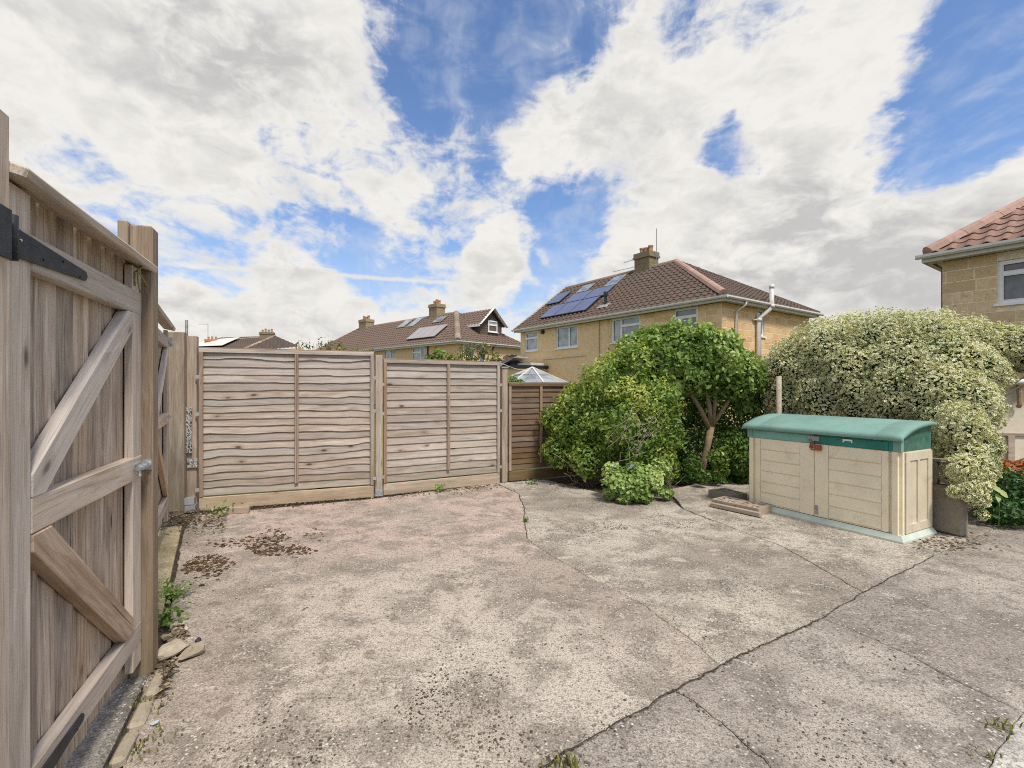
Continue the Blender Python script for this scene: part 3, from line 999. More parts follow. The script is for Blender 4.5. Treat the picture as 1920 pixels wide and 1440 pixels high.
# local x along gdir, local y = z cross x
GATE_L = 1.195
gate = thing('timber_gate', 'weathered timber gate with crossed braces and long black strap hinges', 'gate', G1, math.atan2(gdir.y, gdir.x))
timber_gate(gate, GATE_L)
# strap hinges (iron): tapered strap, barrel
def strap(root, x0, z0, x1, z1, w0, w1, y):
    m = MB()
    d = Vector((x1 - x0, 0, z1 - z0)).normalized()
    up = Vector((-d.z, 0, d.x))
    prof = []
    P0, P1 = Vector((x0, y, z0)), Vector((x1, y, z1))
    ring = [P0 + up * w0 / 2, P1 + up * w1 / 2, P1 + d * .012, P1 - up * w1 / 2, P0 - up * w0 / 2]
    v = ring + [p + Vector((0, .006, 0)) for p in ring]
    n = len(ring)
    f = [tuple(range(n)), tuple(range(2 * n - 1, n - 1, -1))] + [(i, i + n, (i + 1) % n + n, (i + 1) % n) for i in range(n)]
    m.add(v, f)
    o = m.build('strap_hinge', M['black_iron'], root)
    for k in range(4):
        c = P0.lerp(P1, .08 + .27 * k) + up * (.014 if k % 2 else -.012)
        s = MB()
        s.tube([c + Vector((0, .005, 0)), c + Vector((0, .0085, 0))], .0042, 8)
        s.build('screw', M['black_iron'] if k else M['galv'], o)
    return o


strap(gate, GATE_L - .02, 1.925, .684, 1.925, .088, .034, .004)
strap(gate, GATE_L - .02, .235, .71, .245, .07, .03, .004)
for za, zb_ in ((1.865, 1.995), (.18, .30)):
    hb = MB()
    hb.tube([(GATE_L - .005, .014, za), (GATE_L - .005, .014, zb_)], .014, 10)
    hb.build('hinge_barrel', M['black_iron'], gate, smooth=True)
# bolt on the middle rail
bt = MB()
bt.box((-.03, .003, 1.075), (.12, .007, 1.115))
bt.tube([(-.10, .024, 1.098), (.15, .024, 1.098)], .011, 10)
for x in (.0, .05, .10):
    bt.tube([(x, .024, 1.098), (x + .014, .024, 1.098)], .018, 10)
bt.tube([(.13, .024, 1.098), (.135, .03, 1.06)], .007, 8)
bt.build('sliding_bolt', M['galv'], gate, smooth=False)

# hinge post at the picture edge
hp = thing('gate_post', 'tall timber hinge post at the viewer end of the near gate', 'post', G1 + gdir * (GATE_L + .055), math.atan2(gdir.y, gdir.x))
board('shaft', hp, (.0, -.03, -.05), (.0, -.03, 2.27), (0, 1, 0), .075, .10, M['gate'], .006)
pl = MB()
pl.box((-.030, .021, 1.86), (.028, .027, 2.0))
pl.build('hinge_plate', M['black_iron'], hp)

# latch post between the two gates
lp = thing('gate_post', 'thick split topped timber post at the latch end of the near gate', 'post', Vector((-1.868, 2.495, 0)), math.atan2(gdir.y, gdir.x))
# local: x towards viewer, y towards the yard; the post stands behind x=0
board('shaft', lp, (-.052, -.05, -.05), (-.052, -.05, 2.335), (1, 0, 0), .10, .104, M['post'], .008)
board('side_piece', lp, (-.050, -.1265, -.05), (-.050, -.1265, 2.35), (1, 0, 0), .045, .098, M['post'], .005)
kp = MB()
kp.box((.001, -.042, 1.07), (.004, -.004, 1.126))
kp.tube([(.004, -.02, 1.098), (.03, -.02, 1.098)], .016, 10)
kp.build('keeper_plate', M['galv'], lp)

# rope from the gate cap to the second gate
rp = MB()
gz = 2.10
A = G1 + Vector((.02, .02, 0))
pts = [at(268, 487, 2.40), at(272, 493, 2.40), at(262, 505, 2.38), at(253, 510, 2.37), at(252, 522, 2.37), at(253, 536, 2.37)]
rp.tube(pts, .0042, 6)
rp.tube([at(258, 508, 2.37), at(259, 530, 2.37), at(263, 549, 2.38)], .0038, 6)
rp.tube([at(268, 489, 2.41), at(258, 508, 2.37), at(262, 513, 2.39), at(278, 540, 2.5), at(290, 565, 2.66), at(300, 588, 3.0)], .0042, 6)
props(rp.build('rope', M['rope'], smooth=True), 'thin yellowish rope tied over the corner of the near gate', 'rope')

# ------------------------------------------------------------------ second gate (seen edge on) and its posts
e1 = Vector((-3.58, 5.0, 0))
e0 = Vector((-2.18, 2.72, 0))
d2 = (e0 - e1).normalized()
g2 = thing('timber_gate', 'second timber gate seen edge on behind the split topped post', 'gate', e1, math.atan2(d2.y, d2.x))
L2 = (e0 - e1).length
Yv = Vector((0, 1, 0))
nb = 20
for k in range(nb):
    x = L2 / nb * (k + .5)
    board('board', g2, (x, -.055, .1), (x, -.055, 2.06), (.06, 1, 0), L2 / nb + .01, .016, M['boards'], .003)
board('stile', g2, (.05, -.018, .12), (.05, -.018, 2.08), Yv, .10, .036, M['gate'])
board('stile', g2, (L2 - .05, -.018, .12), (L2 - .05, -.018, 2.08), Yv, .10, .036, M['gate'])
for z in (1.95, 1.18, .33):
    board('rail', g2, (.0, -.018, z), (L2 - .1, -.018, z), Yv, .105, .044, M['gate'])
board('cap_rail', g2, (-.03, .01, 2.11), (L2, .01, 2.11), (0, .2, 1), .10, .035, M['gate'])
board('brace', g2, (.06, -.016, 1.88), (1.1, -.016, 1.25), Yv, .1, .04, M['brace'])
board('brace', g2, (.06, -.016, .39), (1.1, -.016, 1.1), Yv, .1, .04, M['brown_brace'])
lt = MB()
lt.tube([(-.11, .02, 1.96), (.07, .02, 1.96)], .012, 8)
lt.box((-.02, .004, 1.93), (.06, .012, 1.99))
lt.box((-.10, .0, 1.92), (-.085, .03, 2.02))
lt.build('latch', M['galv'], g2)
b2 = MB()
b2.tube([(-.12, .02, 1.19), (.09, .02, 1.19)], .012, 8)
b2.box((-.01, .004, 1.17), (.09, .012, 1.21))
b2.build('sliding_bolt', M['galv'], g2)

cp = thing('gate_post', 'square timber post standing left of the lapped fence', 'post', at(334.5, 960, 5.74) * 1.0, R(14))
cp.location.z = 0
board('shaft', cp, (0, 0, -.05), (0, 0, 2.15), (0, -1, 0), .165, .13, M['post'], .008)
tp = MB()
tp.tube([(0, 0, 0), (0, 0, 2.32)], .016, 8)
o = tp.build('steel_pole', M['pipe_grey'], smooth=True)
o.location = at(350, 700, 5.92)
o.location.z = 0
props(o, 'thin grey steel pole rising behind the square timber post', 'pole')

wp = thing('fence_post', 'pale timber post patched with peeling black and white paint', 'post', at(361, 940, 5.84), R(18))
wp.location.z = 0
board('shaft', wp, (0, 0, 0.02), (0, 0, 2.115), (0, -1, 0), .11, .09, M['fence_post'], .006)
o = board('painted_plank', wp, (-.05, -.062, .70), (-.05, -.062, 1.25), (0, -1, 0), .125, .025, M['peel'], .004, 5, .02)
o['label'] = 'plank with peeling black and white paint'
board('painted_plank', wp, (.015, -.06, .52), (.015, -.06, .63), (0, -1, 0), .11, .02, M['peel'], .004)
ped = MB()
ped.box((-.09, -.12, .0), (.06, .05, .085))
ped.box((-.075, -.125, .09), (.05, .04, .17))
ped.build('post_shoe', M['lead'], wp)


# ------------------------------------------------------------------ lapped fence panels
def lap_panel(name, label, A, B, top, n, mat, group, board_h=.155, wave=.012, centre=.5, clips=True, bat=M['batten'], slat_seed=1.0, gravel=M['gravel_board']):
    A, B = Vector(A), Vector(B)
    d = (B - A)
    L = d.length
    root = thing(name, label, 'fence', A, math.atan2(d.y, d.x), group)
    z0 = board_h + .02 if gravel else .03
    zt = top - .045
    pitch = (zt - z0) / n
    NS = 22

    def edge(k, x):
        if k <= 0 or k > n:
            return 0.0
        s = slat_seed + k * .21
        amp = wave * (.6 + .8 * abs(mnoise.noise(Vector((k * 1.7, slat_seed, 3)))))
        return amp * (mnoise.noise(Vector((x * 2.2, s, 0))) * 1.6 + mnoise.noise(Vector((x * 6.5, s * 3, 5))) * .5)
    for k in range(n):
        zl, zh = z0 + pitch * k, z0 + pitch * (k + 1) + .028
        v, f = [], []
        for i in range(NS + 1):
            x = .03 + (L - .06) * i / NS
            bl = zl + edge(k, x)
            bh = zh
            bow = .004 * mnoise.noise(Vector((x * 1.5, k * 2.3, slat_seed)))
            yl, yh = -.024 + bow, -.004 + bow       # foot of the slat stands proud (yard is -y)
            v += [(x, yl, bl), (x, yl + .007, bl - .001), (x, yh + .007, bh), (x, yh, bh)]
        for i in range(NS):
            a = i * 4
            b = a + 4
            f += [(a, b, b + 3, a + 3), (a + 1, a, a + 3, a + 2)[:0] or (a + 1, b + 1, b, a), (a + 2, b + 2, b + 1, a + 1), (a + 3, b + 3, b + 2, a + 2)]
        f += [(0, 3, 2, 1), (NS * 4, NS * 4 + 1, NS * 4 + 2, NS * 4 + 3)]
        me = mesh('slat', v, f)
        link('slat', me, mat, root)
    # frame and battens
    fy = -.036
    board('frame_rail', root, (0, fy + .004, top - .026), (L, fy + .004, top - .026), (0, -1, 0), .05, .034, mat, .003)
    board('capping', root, (-.01, -.012, top + .006), (L + .01, -.012, top + .006), (0, 0, 1), .06, .012, bat, .002)
    for x in (.022, L - .022):
        board('frame_stile', root, (x, fy, z0 - .01), (x, fy, top - .052), (0, -1, 0), .044, .034, bat if x < .1 else mat, .003)
    xm = L * centre
    board('batten', root, (xm - .011, fy - .006, z0 + pitch * .9), (xm - .011, fy - .006, top - .053), (0, -1, 0), .020, .022, bat, .002)
    board('batten', root, (xm + .012, fy - .003, z0 + pitch * .9), (xm + .012, fy - .003, top - .053), (0, -1, 0), .022, .022, bat, .002)
    if gravel:
        board('gravel_board', root, (.0, -.028, board_h / 2), (L, -.028, board_h / 2), (0, -1, 0), board_h, .03, gravel, .004, 6, .004)
    if clips:
        for z in (z0 + .08, (z0 + top) / 2 + .1, top - .35):
            for x in (-.012, L + .012):
                c = MB()
                c.box((x - .022, fy - .021, z - .022), (x + .022, fy - .0175, z + .022))
                c.build('fence_clip', M['lead'], root)
    return root


FA, FB = Vector((-3.80, 5.84, 0)), Vector((-1.893, 6.56, 0))
lap_panel('lapped_fence', 'taller wavy edged lapped fence panel left of the middle fence post', FA, FB, 1.968, 19, M['slat'], 'lapped timber fence panels', wave=.024, slat_seed=3.7, centre=.53)
FC, FD = Vector((-1.792, 6.655, 0)), Vector((-.21, 7.50, 0))
lap_panel('lapped_fence', 'lower grey lapped fence panel right of the middle fence post', FC, FD, 1.88, 16, M['slat'], 'lapped timber fence panels', wave=.007, slat_seed=9.1, centre=.53)
FE, FF = Vector((-.07, 7.63, 0)), Vector((1.53, 8.46, 0))
lap_panel('lapped_fence', 'short dark brown fence panel running behind the rounded bush', FE, FF, 1.555, 15, M['dark_slat'], 'lapped timber fence panels', wave=.004, slat_seed=14.3, centre=.33, clips=False, bat=M['batten'], gravel=M['dark_slat'])
mp = thing('fence_post', 'timber fence post in a steel shoe between the two lapped panels', 'post', (-1.843, 6.62, 0), R(24))
board('shaft', mp, (0, -.01, .03), (0, -.01, 1.93), (0, -1, 0), .094, .09, M['fence_post'], .006)
sh = MB()
sh.box((-.055, -.065, 0), (.055, .045, .012))
sh.box((-.048, -.058, .01), (-.0435, .036, .13))
sh.box((.0435, -.058, .01), (.048, .036, .13))
sh.box((-.0434, -.0585, .01), (.0434, -.0545, .10))
sh.build('post_shoe', M['galv'], mp)
rpst = thing('fence_post', 'capped timber fence post where the low brown fence begins', 'post', (-.135, 7.57, 0), R(27))
board('shaft', rpst, (0, -.01, .0), (0, -.01, 1.79), (0, -1, 0), .095, .09, M['fence_post'], .006)
board('post_cap', rpst, (-.06, -.01, 1.80), (.06, -.01, 1.80), (0, 0, 1), .115, .025, M['fence_post'], .004)
cl = MB()
cl.box((-.09, -.04, 1.845), (-.02, .0, 1.87))
cl.tube([(-.06, -.03, 1.82), (-.06, -.03, 1.90)], .012, 8)
cl.build('bracket', M['galv'], rpst)
ln = MB()
p0, p1 = Vector((-.15, 7.55, 1.86)), Vector((.55, 13.0, 2.02))
ln.tube([p0.lerp(p1, k / 8) - Vector((0, 0, .08 * math.sin(math.pi * k / 8))) for k in range(9)], .006, 5)
props(ln.build('washing_line', M['white']), 'thin pale washing line leading off the capped fence post', 'line')


# ------------------------------------------------------------------ roofs, walls, windows
def roof_slope(name, parent, A, B, Cc, D, mat, module=.30, gauge=.30, roll=.060, lip=.040, o_=None):
    """tiled slope: eaves A-B, top D-C. Every tile has its roll and its stepped lower edge."""
    A, B, Cc, D = map(Vector, (A, B, Cc, D))
    up = ((D + Cc) / 2 - (A + B) / 2)
    ed = (B - A).normalized()
    nrm = ed.cross((D - A)).normalized()
    if nrm.z < 0:
        nrm = -nrm
    upd = (nrm.cross(ed)).normalized()
    if upd.z < 0:
        upd = -upd
    H = (D - A).dot(upd)
    rows = max(2, int(round(H / gauge)))
    la, lb = (D - A).dot(ed), (Cc - A).dot(ed)
    LB = (B - A).dot(ed)
    v, f = [], []
    for r in range(rows):
        t0, t1 = r / rows, min(1.0, (r + 1.25) / rows)
        rowj = random.uniform(-.004, .004)
        s0a, s1a = la * t0, LB + (lb - LB) * t0
        s0b, s1b = la * t1, LB + (lb - LB) * t1
        ss = []
        k0 = int(math.floor(min(s0a, s0b) / (module / 5)))
        k1 = int(math.ceil(max(s1a, s1b) / (module / 5)))
        base = len(v)
        cnt = 0
        for k in range(k0, k1 + 1):
            s = k * module / 5
            ph = k % 5
            h = (0, .12, 1, .9, .06)[ph] * roll
            tj = mnoise.noise(Vector((k // 5 * 3.1, r * 1.7, 2.2))) * .006
            sa, sb = min(max(s, s0a), s1a), min(max(s, s0b), s1b)
            a = A + ed * sa + upd * (H * t0 - .03 + tj) + nrm * (h + lip + rowj + tj)
            b = A + ed * sb + upd * (H * t1) + nrm * (h * .8 + .002)
            c = a - nrm * (lip * .9)
            v += [a, b, c]
            cnt += 1
        for i in range(cnt - 1):
            q = base + i * 3
            f += [(q, q + 3, q + 4, q + 1), (q + 2, q + 5, q + 3, q)]
    if not f:
        return None
    me = mesh(name, v, f)
    o = link(name, me, mat, parent)
    o['kind'] = 'stuff'
    return o


def ridge_run(parent, A, B, mat, w=.24, h=.09, step=.42, name='ridge_tile', cap=40):
    A, B = Vector(A), Vector(B)
    L = (B - A).length
    n = min(cap, max(1, int(round(L / step))))
    d = (B - A) / n
    side = d.cross(Vector((0, 0, 1))).normalized()
    up = side.cross(d).normalized()
    if up.z < 0:
        up = -up
    prof = [(-w / 2, -.06), (-w * .36, h * .45), (-w * .18, h * .88), (0, h), (w * .18, h * .88), (w * .36, h * .45), (w / 2, -.06)]
    for k in range(n):
        m = MB()
        sc = 1.0 + (.03 if k % 2 else 0)
        m.prism([(a * sc, b * sc) for a, b in prof], A + d * k + d * .01, A + d * (k + 1) - d * .01, side, up)
        m.build(name, mat, parent)


def wall_frame(P, u, n):
    """matrix: x along the wall, y outwards, z up"""
    Mx = Matrix((Vector(u), Vector(n), Vector((0, 0, 1)))).transposed().to_4x4()
    Mx.translation = Vector(P)
    return Mx


def stonework(parent, Mx, x0, x1, z0, z1, holes, mats, bl=.46, bh=.225, part=True, stuff_name='stonework', dep=.06, gap=.022):
    """coursed blocks in front of the wall core, leaving the window openings"""
    cache = {}
    MBs = MB()
    nr = int(round((z1 - z0) / bh))
    ch = (z1 - z0) / nr
    count = 0
    for r in range(nr):
        za, zb = z0 + ch * r, z0 + ch * (r + 1)
        x = x0 - (bl * .5 if r % 2 else 0) - random.uniform(0, .1)
        while x < x1 - .02:
            w = bl * random.choice((.72, 1, 1, 1.2))
            segs = [(max(x, x0), min(x + w, x1))]
            x += w
            for (hx0, hx1, hz0, hz1) in holes:
                new = []
                for a, b in segs:
                    if zb <= hz0 + .01 or za >= hz1 - .01 or b <= hx0 or a >= hx1:
                        new.append((a, b))
                    else:
                        if a < hx0:
                            new.append((a, hx0))
                        if b > hx1:
                            new.append((hx1, b))
                segs = new
            for a, b in segs:
                if b - a < .06:
                    continue
                pr = random.uniform(-.002, .004)
                if part:
                    key = round(b - a, 2)
                    if key not in cache:
                        me = box_mesh(max(.03, b - a - gap), dep, ch - gap, .004, 'stone_block')
                        me.materials.append(mats)
                        cache[key] = me
                    o = bpy.data.objects.new('stone_block', cache[key])
                    COL.objects.link(o)
                    o.parent = parent
                    o.matrix_basis = Mx @ Matrix.Translation(((a + b) / 2, -dep / 2 + pr, (za + zb) / 2))
                    count += 1
                else:
                    MBs.box((a + gap / 2, -dep, za + gap / 2), (b - gap / 2, pr, zb - gap / 2))
    if not part:
        o = MBs.build(stuff_name, mats, parent, Mx)
        o['kind'] = 'stuff'
    return count


def window(parent, Mx, x0, x1, z0, z1, glass, split=None, top=None, sill=True, fw=.075, recess=.05, rev=False):
    """white frame with panes; split = x position(s) of the mullion (fraction), top = (fraction height of transom, left, right)"""
    o_ = -recess
    m = MB()
    d0, d1 = o_ - .06, o_
    m.box((x0, d0, z0), (x0 + fw, d1, z1))
    m.box((x1 - fw, d0, z0), (x1, d1, z1))
    m.box((x0 + fw, d0, z1 - fw), (x1 - fw, d1, z1))
    m.box((x0 + fw, d0, z0), (x1 - fw, d1, z0 + fw))
    xs = [x0 + fw, x1 - fw]
    W, H = x1 - x0, z1 - z0
    cells = []
    if split:
        xm = x0 + W * split
        m.box((xm - fw * .45, d0, z0 + fw), (xm + fw * .45, d1, z1 - fw))
        cells = [[x0 + fw, xm - fw * .45, z0 + fw, z1 - fw], [xm + fw * .45, x1 - fw, z0 + fw, z1 - fw]]
    else:
        cells = [[x0 + fw, x1 - fw, z0 + fw, z1 - fw]]
    out = []
    for i, c in enumerate(cells):
        if top and (top[1] == 'all' or top[1] == i):
            zm = z0 + H * top[0]
            m.box((c[0], d0 + .002, zm - fw * .5), (c[1], d1 + .008, zm + fw * .5))
            out += [[c[0], c[1], c[2], zm - fw * .5], [c[0], c[1], zm + fw * .5, c[3]]]
        else:
            out.append(c)
    w = m.build('window', M['white'], parent, Mx)
    for c in out:
        p = MB()
        p.box((c[0] + .001, d0 + .012, c[2] + .001), (c[1] - .001, d0 + .02, c[3] - .001))
        p.build('pane', glass, w)
        # opening sash edge
        s = MB()
        e = .02
        s.box((c[0] + .002, d1 - .014, c[2] + .002), (c[0] + e, d1 + .006, c[3] - .002))
        s.box((c[1] - e, d1 - .014, c[2] + .002), (c[1] - .002, d1 + .006, c[3] - .002))
        s.box((c[0] + e, d1 - .014, c[2] + .002), (c[1] - e, d1 + .006, c[2] + e))
        s.box((c[0] + e, d1 - .014, c[3] - e), (c[1] - e, d1 + .006, c[3] - .002))
        s.build('sash', M['white'], w)
    if sill:
        s = MB()
        s.box((x0 - .06, o_ - .06, z0 - .05), (x1 + .06, .055, z0 - .003))
        s.build('sill', M['white'], w)
    return w


GUT = [(-.0, .0), (.0, .02), (.012, .02), (.018, -.025), (.045, -.055), (.075, -.055), (.102, -.025), (.108, .02), (.12, .02), (.118, -.035), (.085, -.075), (.035, -.075), (.004, -.04)]


def gutter_run(parent, P0, P1, out, name='gutter', mat=None):
    m = MB()
    m.prism(GUT, P0, P1, Vector(out))
    return m.build(name, mat or M['gutter'], parent)


def chimney(parent, c, ang, sx, sy, z0, z1, pots, mat, potmat, pot_h=.32, cap=.10):
    """stack with a projecting course, mortar flaunching and pots"""
    Mx = Matrix.Translation((c[0], c[1], 0)) @ Matrix.Rotation(ang, 4, 'Z')
    m = MB()
    zc = z1 - .28
    nrow = max(3, int((zc - z0) / .22))
    for r in range(nrow):
        a, b = z0 + (zc - z0) * r / nrow, z0 + (zc - z0) * (r + 1) / nrow
        ins = random.uniform(0, .012)
        cutx = random.uniform(-.2, .2) * sx
        m.box((-sx / 2 + ins, -sy / 2 + ins, a + .004), (cutx - .005, sy / 2 - ins, b - .004))
        m.box((cutx + .005, -sy / 2 + ins * .5, a + .004), (sx / 2 - ins, sy / 2 - ins, b - .004))
    m.box((-sx / 2 + .02, -sy / 2 + .02, z0), (sx / 2 - .02, sy / 2 - .02, zc))
    m.box((-sx / 2 - .06, -sy / 2 - .06, zc), (sx / 2 + .06, sy / 2 + .06, zc + .09))
    m.box((-sx / 2 - .03, -sy / 2 - .03, zc + .09), (sx / 2 + .03, sy / 2 + .03, z1))
    st = m.build('chimney', mat, parent, Mx)
    for i in range(pots):
        x = (-.5 + (i + .5) / pots) * sx * .86
        h = pot_h * random.uniform(.7, 1.1)
        p = MB()
        p.tube([(x, 0, z1 - .02), (x, 0, z1 + h * .75), (x, 0, z1 + h * .76), (x, 0, z1 + h)], [.125, .105, .13, .13], 12)
        p.build('chimney_pot', potmat, st, smooth=False)
    fl = MB()
    fl.box((-sx / 2 - .045, -sy / 2 - .05, z0 + .05), (sx / 2 + .045, -sy / 2 + .02, z0 + .28))
    fl.box((-sx / 2 - .05, -sy / 2 + .02, z0 - .15), (-sx / 2 + .02, sy / 2, z0 + .25))
    fl.box((sx / 2 - .02, -sy / 2 + .02, z0 + .1), (sx / 2 + .05, sy / 2, z0 + .25))
    fl.build('flashing', M['lead'], st)
    return st


UZ = Vector((0, 0, 1))

# ---- main semi-detached house
u = Vector((-.579, .815, 0)).normalized()     # along the front, away
v_ = Vector((.815, .579, 0)).normalized()     # along the side, away
C0 = Vector((7.51, 16.9, 4.70))
LEN, DEP = 12.8, 7.48
house = thing('stone_house', 'ochre stone semi with brown tiled hip roof and blue solar panels', 'house', (C0.x, C0.y, 0))
def hl(p):       # world to house local
    return Vector(p) - Vector((C0.x, C0.y, 0))
c0 = Vector((0, 0, 4.70))
RZ = 6.02 + 1.5 - .0
RZ = 7.50
rr = c0 + v_ * 3.74 + u * 4.71
rr.z = RZ
rl = c0 + v_ * 3.74 + u * 12.55
rl.z = RZ
eL = c0 + u * 12.75
eR = c0 + v_ * DEP
bR = rr + (rr - (c0 + u * 4.71)) 
roof_slope('roof_tiles', house, c0, eL, rl, rr, M['tile'])
roof_slope('roof_tiles', house, eR, c0, rr, rr, M['tile'])
bk0, bk1 = eR.copy(), c0 + v_ * DEP + u * 12.75
m = MB()
m.add([bk0, bk1, rl, rr], [(0, 1, 2, 3)])
m.build('rear_roof', M['tile'], house)
ridge_run(house, rl, rr, M['ridge'], step=.6, cap=14)
ridge_run(house, rr + Vector((0, 0, .02)), c0 + Vector((0, 0, .10)) + (rr - c0).normalized() * .15, M['pink_ridge'], w=.34, h=.10, step=.5, cap=14, name='hip_tile')
ridge_run(house, rr + Vector((0, 0, .0)), eR + Vector((0, 0, .06)), M['tile'], w=.24, h=.07, step=.5, cap=14, name='hip_tile')
# walls
w0 = c0 + .3 * u + .3 * v_
w0.z = 0
wl, wd = LEN - .55, DEP - .6
core = MB()
iu, iv = u, v_
q = [w0 + u * .1 + v_ * .1, w0 + u * (wl - .1) + v_ * .1, w0 + u * (wl - .1) + v_ * (wd - .1), w0 + u * .1 + v_ * (wd - .1)]
gz1 = RZ - .25
top = [Vector((p.x, p.y, 4.55)) for p in q]
bot = [Vector((p.x, p.y, -.1)) for p in q]
core.add(bot + top, [(0, 1, 5, 4), (1, 2, 6, 5), (2, 3, 7, 6), (3, 0, 4, 7), (4, 5, 6, 7)])
core.build('wall', M['mortar'], house)
gab = MB()
ga = w0 + u * (wl - .1) + v_ * .1
gb = w0 + u * (wl - .1) + v_ * (wd - .1)
gm = (ga + gb) / 2
gab.add([(ga.x, ga.y, 4.5), (gb.x, gb.y, 4.5), (gm.x, gm.y, 7.2), tuple(Vector((ga.x, ga.y, 4.5)) - u * .1), tuple(Vector((gb.x, gb.y, 4.5)) - u * .1), tuple(Vector((gm.x, gm.y, 7.2)) - u * .1)], [(0, 1, 2), (3, 5, 4), (0, 3, 4, 1), (1, 4, 5, 2), (2, 5, 3, 0)])
gab.build('gable', M['mortar'], house)
FM = wall_frame(w0, u, -v_)
SM = wall_frame(w0, v_, -u)
fholes = [(.99, 2.06, 3.52, 4.56), (3.72, 5.35, 3.46, 4.56), (7.55, 9.19, 3.45, 4.56), (10.69, 11.85, 3.47, 4.56)]
sholes = [(2.44, 2.99, 3.48, 4.56)]
def wall_with_holes(name, parent, Mx, x0_, x1_, z0_, z1_, holes, mat, dep=.1):
    m = MB()
    xs = sorted({x0_, x1_} | {h[0] for h in holes} | {h[1] for h in holes})
    for a, b in zip(xs[:-1], xs[1:]):
        hs = [h for h in holes if h[0] < (a + b) / 2 < h[1]]
        if hs:
            h = hs[0]
            m.box((a, -dep, z0_), (b, 0, h[2]))
            if h[3] < z1_:
                m.box((a, -dep, h[3]), (b, 0, z1_))
        else:
            m.box((a, -dep, z0_), (b, 0, z1_))
    return m.build(name, mat, parent, Mx)


BACK = Matrix.Translation((0, -.004, 0))
wall_with_holes('front_wall', house, FM @ BACK, 0.006, wl, 0, 4.55, fholes, M['mortar'], .093)
wall_with_holes('side_wall', house, SM @ BACK, 0.007, wd, 0, 4.551, sholes, M['mortar'], .092)
n1 = stonework(house, FM, 0.0, 5.6, 2.08, 4.56, fholes, M['stone'])
n2 = stonework(house, SM, 0.0, wd, 2.08, 4.56, sholes, M['stone'])
stonework(house, FM, 5.6, wl, 0.0, 4.56, fholes, M['stone'], part=False)
stonework(house, FM, 0.0, 5.6, 0.0, 2.08, [], M['stone'], part=False)
stonework(house, SM, 0.0, wd, 0.0, 2.08, [], M['stone'], part=False)
window(house, FM, .99, 2.06, 3.52, 4.555, M['glass'], top=(.66, 'all'))
window(house, FM, 3.72, 5.35, 3.46, 4.555, M['glass_net'], split=.66, top=(.66, 0))
window(house, FM, 7.55, 9.19, 3.45, 4.555, M['glass_net'], split=.40)
window(house, FM, 10.69, 11.85, 3.47, 4.555, M['glass_net'], top=(.66, 'all'))
window(house, SM, 2.44, 2.99, 3.48, 4.555, M['glass_net'])
# eaves: soffit, fascia, gutters
ev = MB()
ev.add([c0 + Vector((0, 0, -.13)), eL + Vector((0, 0, -.13)), eL + v_ * .45 + Vector((0, 0, -.13)), c0 + v_ * .45 + u * .45 + Vector((0, 0, -.13))], [(0, 1, 2, 3)])
ev.add([c0 + Vector((0, 0, -.132)), eR + Vector((0, 0, -.132)), eR + u * .45 + Vector((0, 0, -.132)), c0 + v_ * .45 + u * .45 + Vector((0, 0, -.132))], [(0, 1, 2, 3)])
ev.build('soffit', M['fascia'], house)
fs = MB()
fs.prism([(0, -.16), (.022, -.16), (.022, .02), (0, .02)], c0 + u * .0, eL, -v_)
fs.prism([(0, -.161), (.022, -.161), (.022, .021), (0, .021)], c0 - v_ * .022, eR, -u)
fs.build('fascia', M['fascia'], house)
gutter_run(house, c0 - v_ * .024 - u * .14, eL - v_ * .024 + u * .1, -v_)
gutter_run(house, c0 - u * .024 - v_ * .14, eR - u * .024 + v_ * .12, -u)
vg = MB()
vg.bar(eL + Vector((0, 0, .03)), rl + Vector((0, 0, .06)), .05, .16)
vg.build('verge_board', M['fascia'], house)
# downpipes
def sp_(s, out, z):
    return w0 + v_ * s - u * out + UZ * z
def fp_(s, out, z):
    return w0 + u * s - v_ * out + UZ * z
dp = MB()
dp.tube([sp_(.95, .37, 4.62), sp_(.95, .35, 4.5), sp_(.82, .09, 4.3), sp_(.82, .09, 0)], .042, 10)
dp.build('downpipe', M['gutter'], house, smooth=True)
dp = MB()
dp.tube([sp_(2.75, .40, 5.42), sp_(2.75, .40, 4.62), sp_(2.70, .36, 4.5), sp_(2.33, .12, 4.15), sp_(2.33, .12, 0)], .085, 12)
dp.tube([sp_(2.75, .40, 5.3), sp_(2.75, .40, 5.44)], .095, 12)
dp.tube([sp_(2.75, .40, 4.55), sp_(2.75, .40, 4.68)], .105, 12)
dp.tube([sp_(2.33, .12, 4.02), sp_(2.33, .12, 4.14)], .105, 12)
dp.bar(sp_(2.33, .12, 4.08), sp_(2.03, .03, 4.08), .06, .05)
dp.build('soil_pipe', M['gutter'], house, smooth=True)
dp = MB()
dp.tube([sp_(6.95, .37, 4.62), sp_(6.95, .35, 4.5), sp_(6.75, .09, 4.3), sp_(6.75, .09, 0)], .042, 10)
dp.build('downpipe', M['gutter'], house, smooth=True)
dp = MB()
dp.tube([fp_(6.05, .05, 4.55), fp_(6.05, .05, 2.2)], .014, 6)
dp.build('cable', M['twig'], house)
dp = MB()
dp.tube([fp_(10.2, .03, 2.95), fp_(7.0, .03, 3.0)], .022, 6)
dp.build('pale_pipe', M['fascia'], house)
al = MB()
al.tube([fp_(10.18, 0, 4.42), fp_(10.18, .14, 4.40)], .10, 8)
al.build('vent_cowl', M['black_iron'], house)
# solar panels and roof lights on the front slope (s along u, t fraction up the slope)
slope = rr - (c0 + u * 4.71)
rn = u.cross(slope).normalized()
if rn.z < 0:
    rn = -rn


def on_roof(s, tt, off=0.0):
    return c0 + u * s + slope * tt + rn * off


